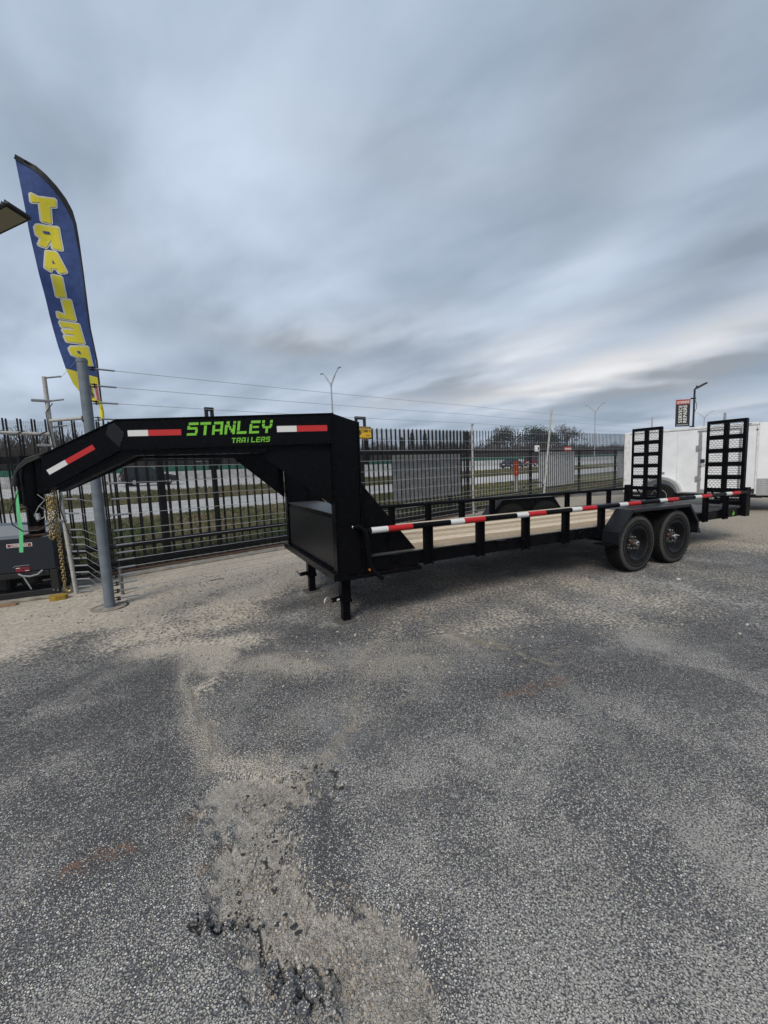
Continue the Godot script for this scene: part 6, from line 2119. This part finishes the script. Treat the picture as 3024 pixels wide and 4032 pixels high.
func loose_bits() -> void:
	var sm := m("stone", Color.WHITE, 0.95)
	sm.vertex_color_use_as_albedo = true
	var pale := [Color(0.30, 0.28, 0.245), Color(0.38, 0.36, 0.33), Color(0.24, 0.21, 0.175), Color(0.17, 0.16, 0.15), Color(0.33, 0.28, 0.22)]
	var dark := [Color(0.022, 0.022, 0.024), Color(0.035, 0.034, 0.033), Color(0.05, 0.048, 0.045)]
	var patch := [[-0.68, -1.84, 0.16, -0.52, -1.84], [-0.58, -1.62, 0.15, -0.47, -1.47], [-0.58, -1.44, 0.18, -0.43, -1.31], [-0.36, -1.30, 0.16, -0.23, -1.23], [-0.40, -1.19, 0.14, -0.26, -1.13], [-0.15, -1.13, 0.16, -0.03, -0.99]]
	scatter("loose_stones", "small pale loose stones in the dirt of the worn patch", stone_mesh(1, 0.28, 0.7), sm, patch, 5200, 0.0016, 0.0065, pale, 3)
	scatter("crumbs", "dark crumbs of broken asphalt along the worn patch and its edges", stone_mesh(2, 0.32, 0.7), sm, [[-0.62, -1.30, 0.04, -0.47, -1.26], [-0.48, -1.26, 0.05, -0.34, -1.08], [-0.34, -1.12, 0.06, -0.28, -1.0], [-0.52, -1.86, 0.10, -0.42, -1.98], [-0.50, -1.55, 0.12, -0.44, -1.45], [-0.36, -2.0, 0.06, -0.48, -1.9], [-0.55, -1.52, 0.06, -0.62, -1.36], [-2.0, -3.92, 0.10, -1.9, -3.72], [-0.62, -1.62, 0.05, -0.55, -1.6]], 380, 0.0014, 0.0065, dark, 4)
	scatter("loose_stones_yard", "scattered loose stones across the pale dusty ground by the fence and the rear of the trailer", stone_mesh(5, 0.3, 0.7), sm, [[-3.6, -4.9, 0.9, -1.6, -6.2], [-2.4, -4.0, 0.5, -1.6, -4.4], [5.2, -7.6, 0.9, 7.6, -6.4], [-1.2, -3.2, 0.6, 1.2, -3.6], [2.0, -4.2, 1.2, 4.0, -4.4]], 5200, 0.002, 0.012, pale, 5)
	# lumps big enough to pick out singly belong to the broken surface
	var lot: Node = get_node("asphalt_lot")
	var ca := m("chunk", lin(0.028, 0.028, 0.030), 0.95)
	var cb := m("chunk_grey", Color.WHITE, 0.95)
	weather(cb, mats["lot_near"].albedo_texture, 1.0 / 2.2)
	var shapes := [stone_mesh(21, 0.25, 0.55), stone_mesh(22, 0.3, 0.5), stone_mesh(23, 0.28, 0.6), stone_mesh(24, 0.22, 0.5)]
	var at := [-0.47, -1.47, -0.29, -1.34, -0.23, -1.13, -0.41, -1.31, -0.43, -1.28, -0.37, -1.27, -0.35, -1.25, -0.33, -1.36, -0.54, -1.51, -0.52, -1.60, -0.45, -1.63, -0.41, -1.58, -0.62, -1.80, -0.72, -1.86, -0.50, -1.90, -0.46, -1.94, -0.41, -2.00, -0.38, -2.02, -0.60, -1.39, -0.59, -1.36, -0.47, -1.40, -0.64, -1.55]
	var o := PackedFloat32Array()
	o.resize(8)
	for k in at.size() / 2:
		var x: float = at[k * 2]
		var z: float = at[k * 2 + 1]
		cover(x, z, gfeat, o)
		var s := rng.randf_range(0.006, 0.0125)
		part("asphalt_lump", shapes[k % 4], ca, lot, Transform3D(Basis(Vector3.UP, rng.randf() * TAU).scaled(Vector3(s * 1.2, s * 0.55, s * 0.9)), Vector3(x, -0.03 * o[4] + s * 0.15, z)))
	# the cracked edge: blocks of old asphalt standing apart
	var gridg := RandomNumberGenerator.new()
	gridg.seed = 9
	for q in [[-0.36, -1.135], [-0.33, -1.12], [-0.30, -1.13], [-0.375, -1.10], [-0.345, -1.085], [-0.315, -1.09], [-0.285, -1.10], [-0.37, -1.06], [-0.335, -1.05], [-0.30, -1.06], [-0.27, -1.07], [-0.36, -1.025], [-0.325, -1.015], [-0.29, -1.025], [-0.72, -1.285], [-0.69, -1.295], [-0.66, -1.285], [-0.63, -1.275], [-0.60, -1.27], [-0.40, -1.13], [-0.41, -1.16]]:
		var p := PackedVector2Array()
		var nn := gridg.randi_range(5, 7)
		var rr := gridg.randf_range(0.015, 0.0195)
		for k in nn:
			var a := TAU * k / nn + gridg.randf_range(-0.3, 0.3)
			p.append(Vector2(cos(a), sin(a)) * rr * gridg.randf_range(0.8, 1.15))
		var st := sn()
		prism(st, p, -0.02, 0.0015, Transform3D(Basis(Vector3.RIGHT, Vector3.FORWARD, Vector3.UP), Vector3.ZERO))
		cover(q[0], q[1], gfeat, o)
		part("asphalt_block", st, cb, lot, Transform3D(Basis.from_euler(Vector3(gridg.randf_range(-0.06, 0.06), gridg.randf() * TAU, gridg.randf_range(-0.06, 0.06))), Vector3(q[0] + gridg.randf_range(-0.006, 0.006), -0.030 * o[4] + 0.0065, q[1] + gridg.randf_range(-0.006, 0.006))))
	# litter and sticks
	var st2 := sn()
	tube(st2, [Vector3.ZERO, Vector3(0.09, 0.01, -0.04), Vector3(0.19, 0.012, -0.07)], [0.006, 0.005, 0.003], 5)
	tag(part("stick", st2, m("bark", Color.WHITE), null, Transform3D(Basis.IDENTITY, Vector3(-2.55, 0.006, -5.85))), "thin dark stick lying on the concrete right of the grey post", "stick")
	tag(part("pebble", shapes[0], m("pebble", lin(0.6, 0.57, 0.52), 0.9), null, Transform3D(Basis.IDENTITY.scaled(Vector3(0.03, 0.02, 0.025)), Vector3(3.62, 0.006, -5.0))), "white pebble alone on the asphalt right of the front tyre", "pebble")
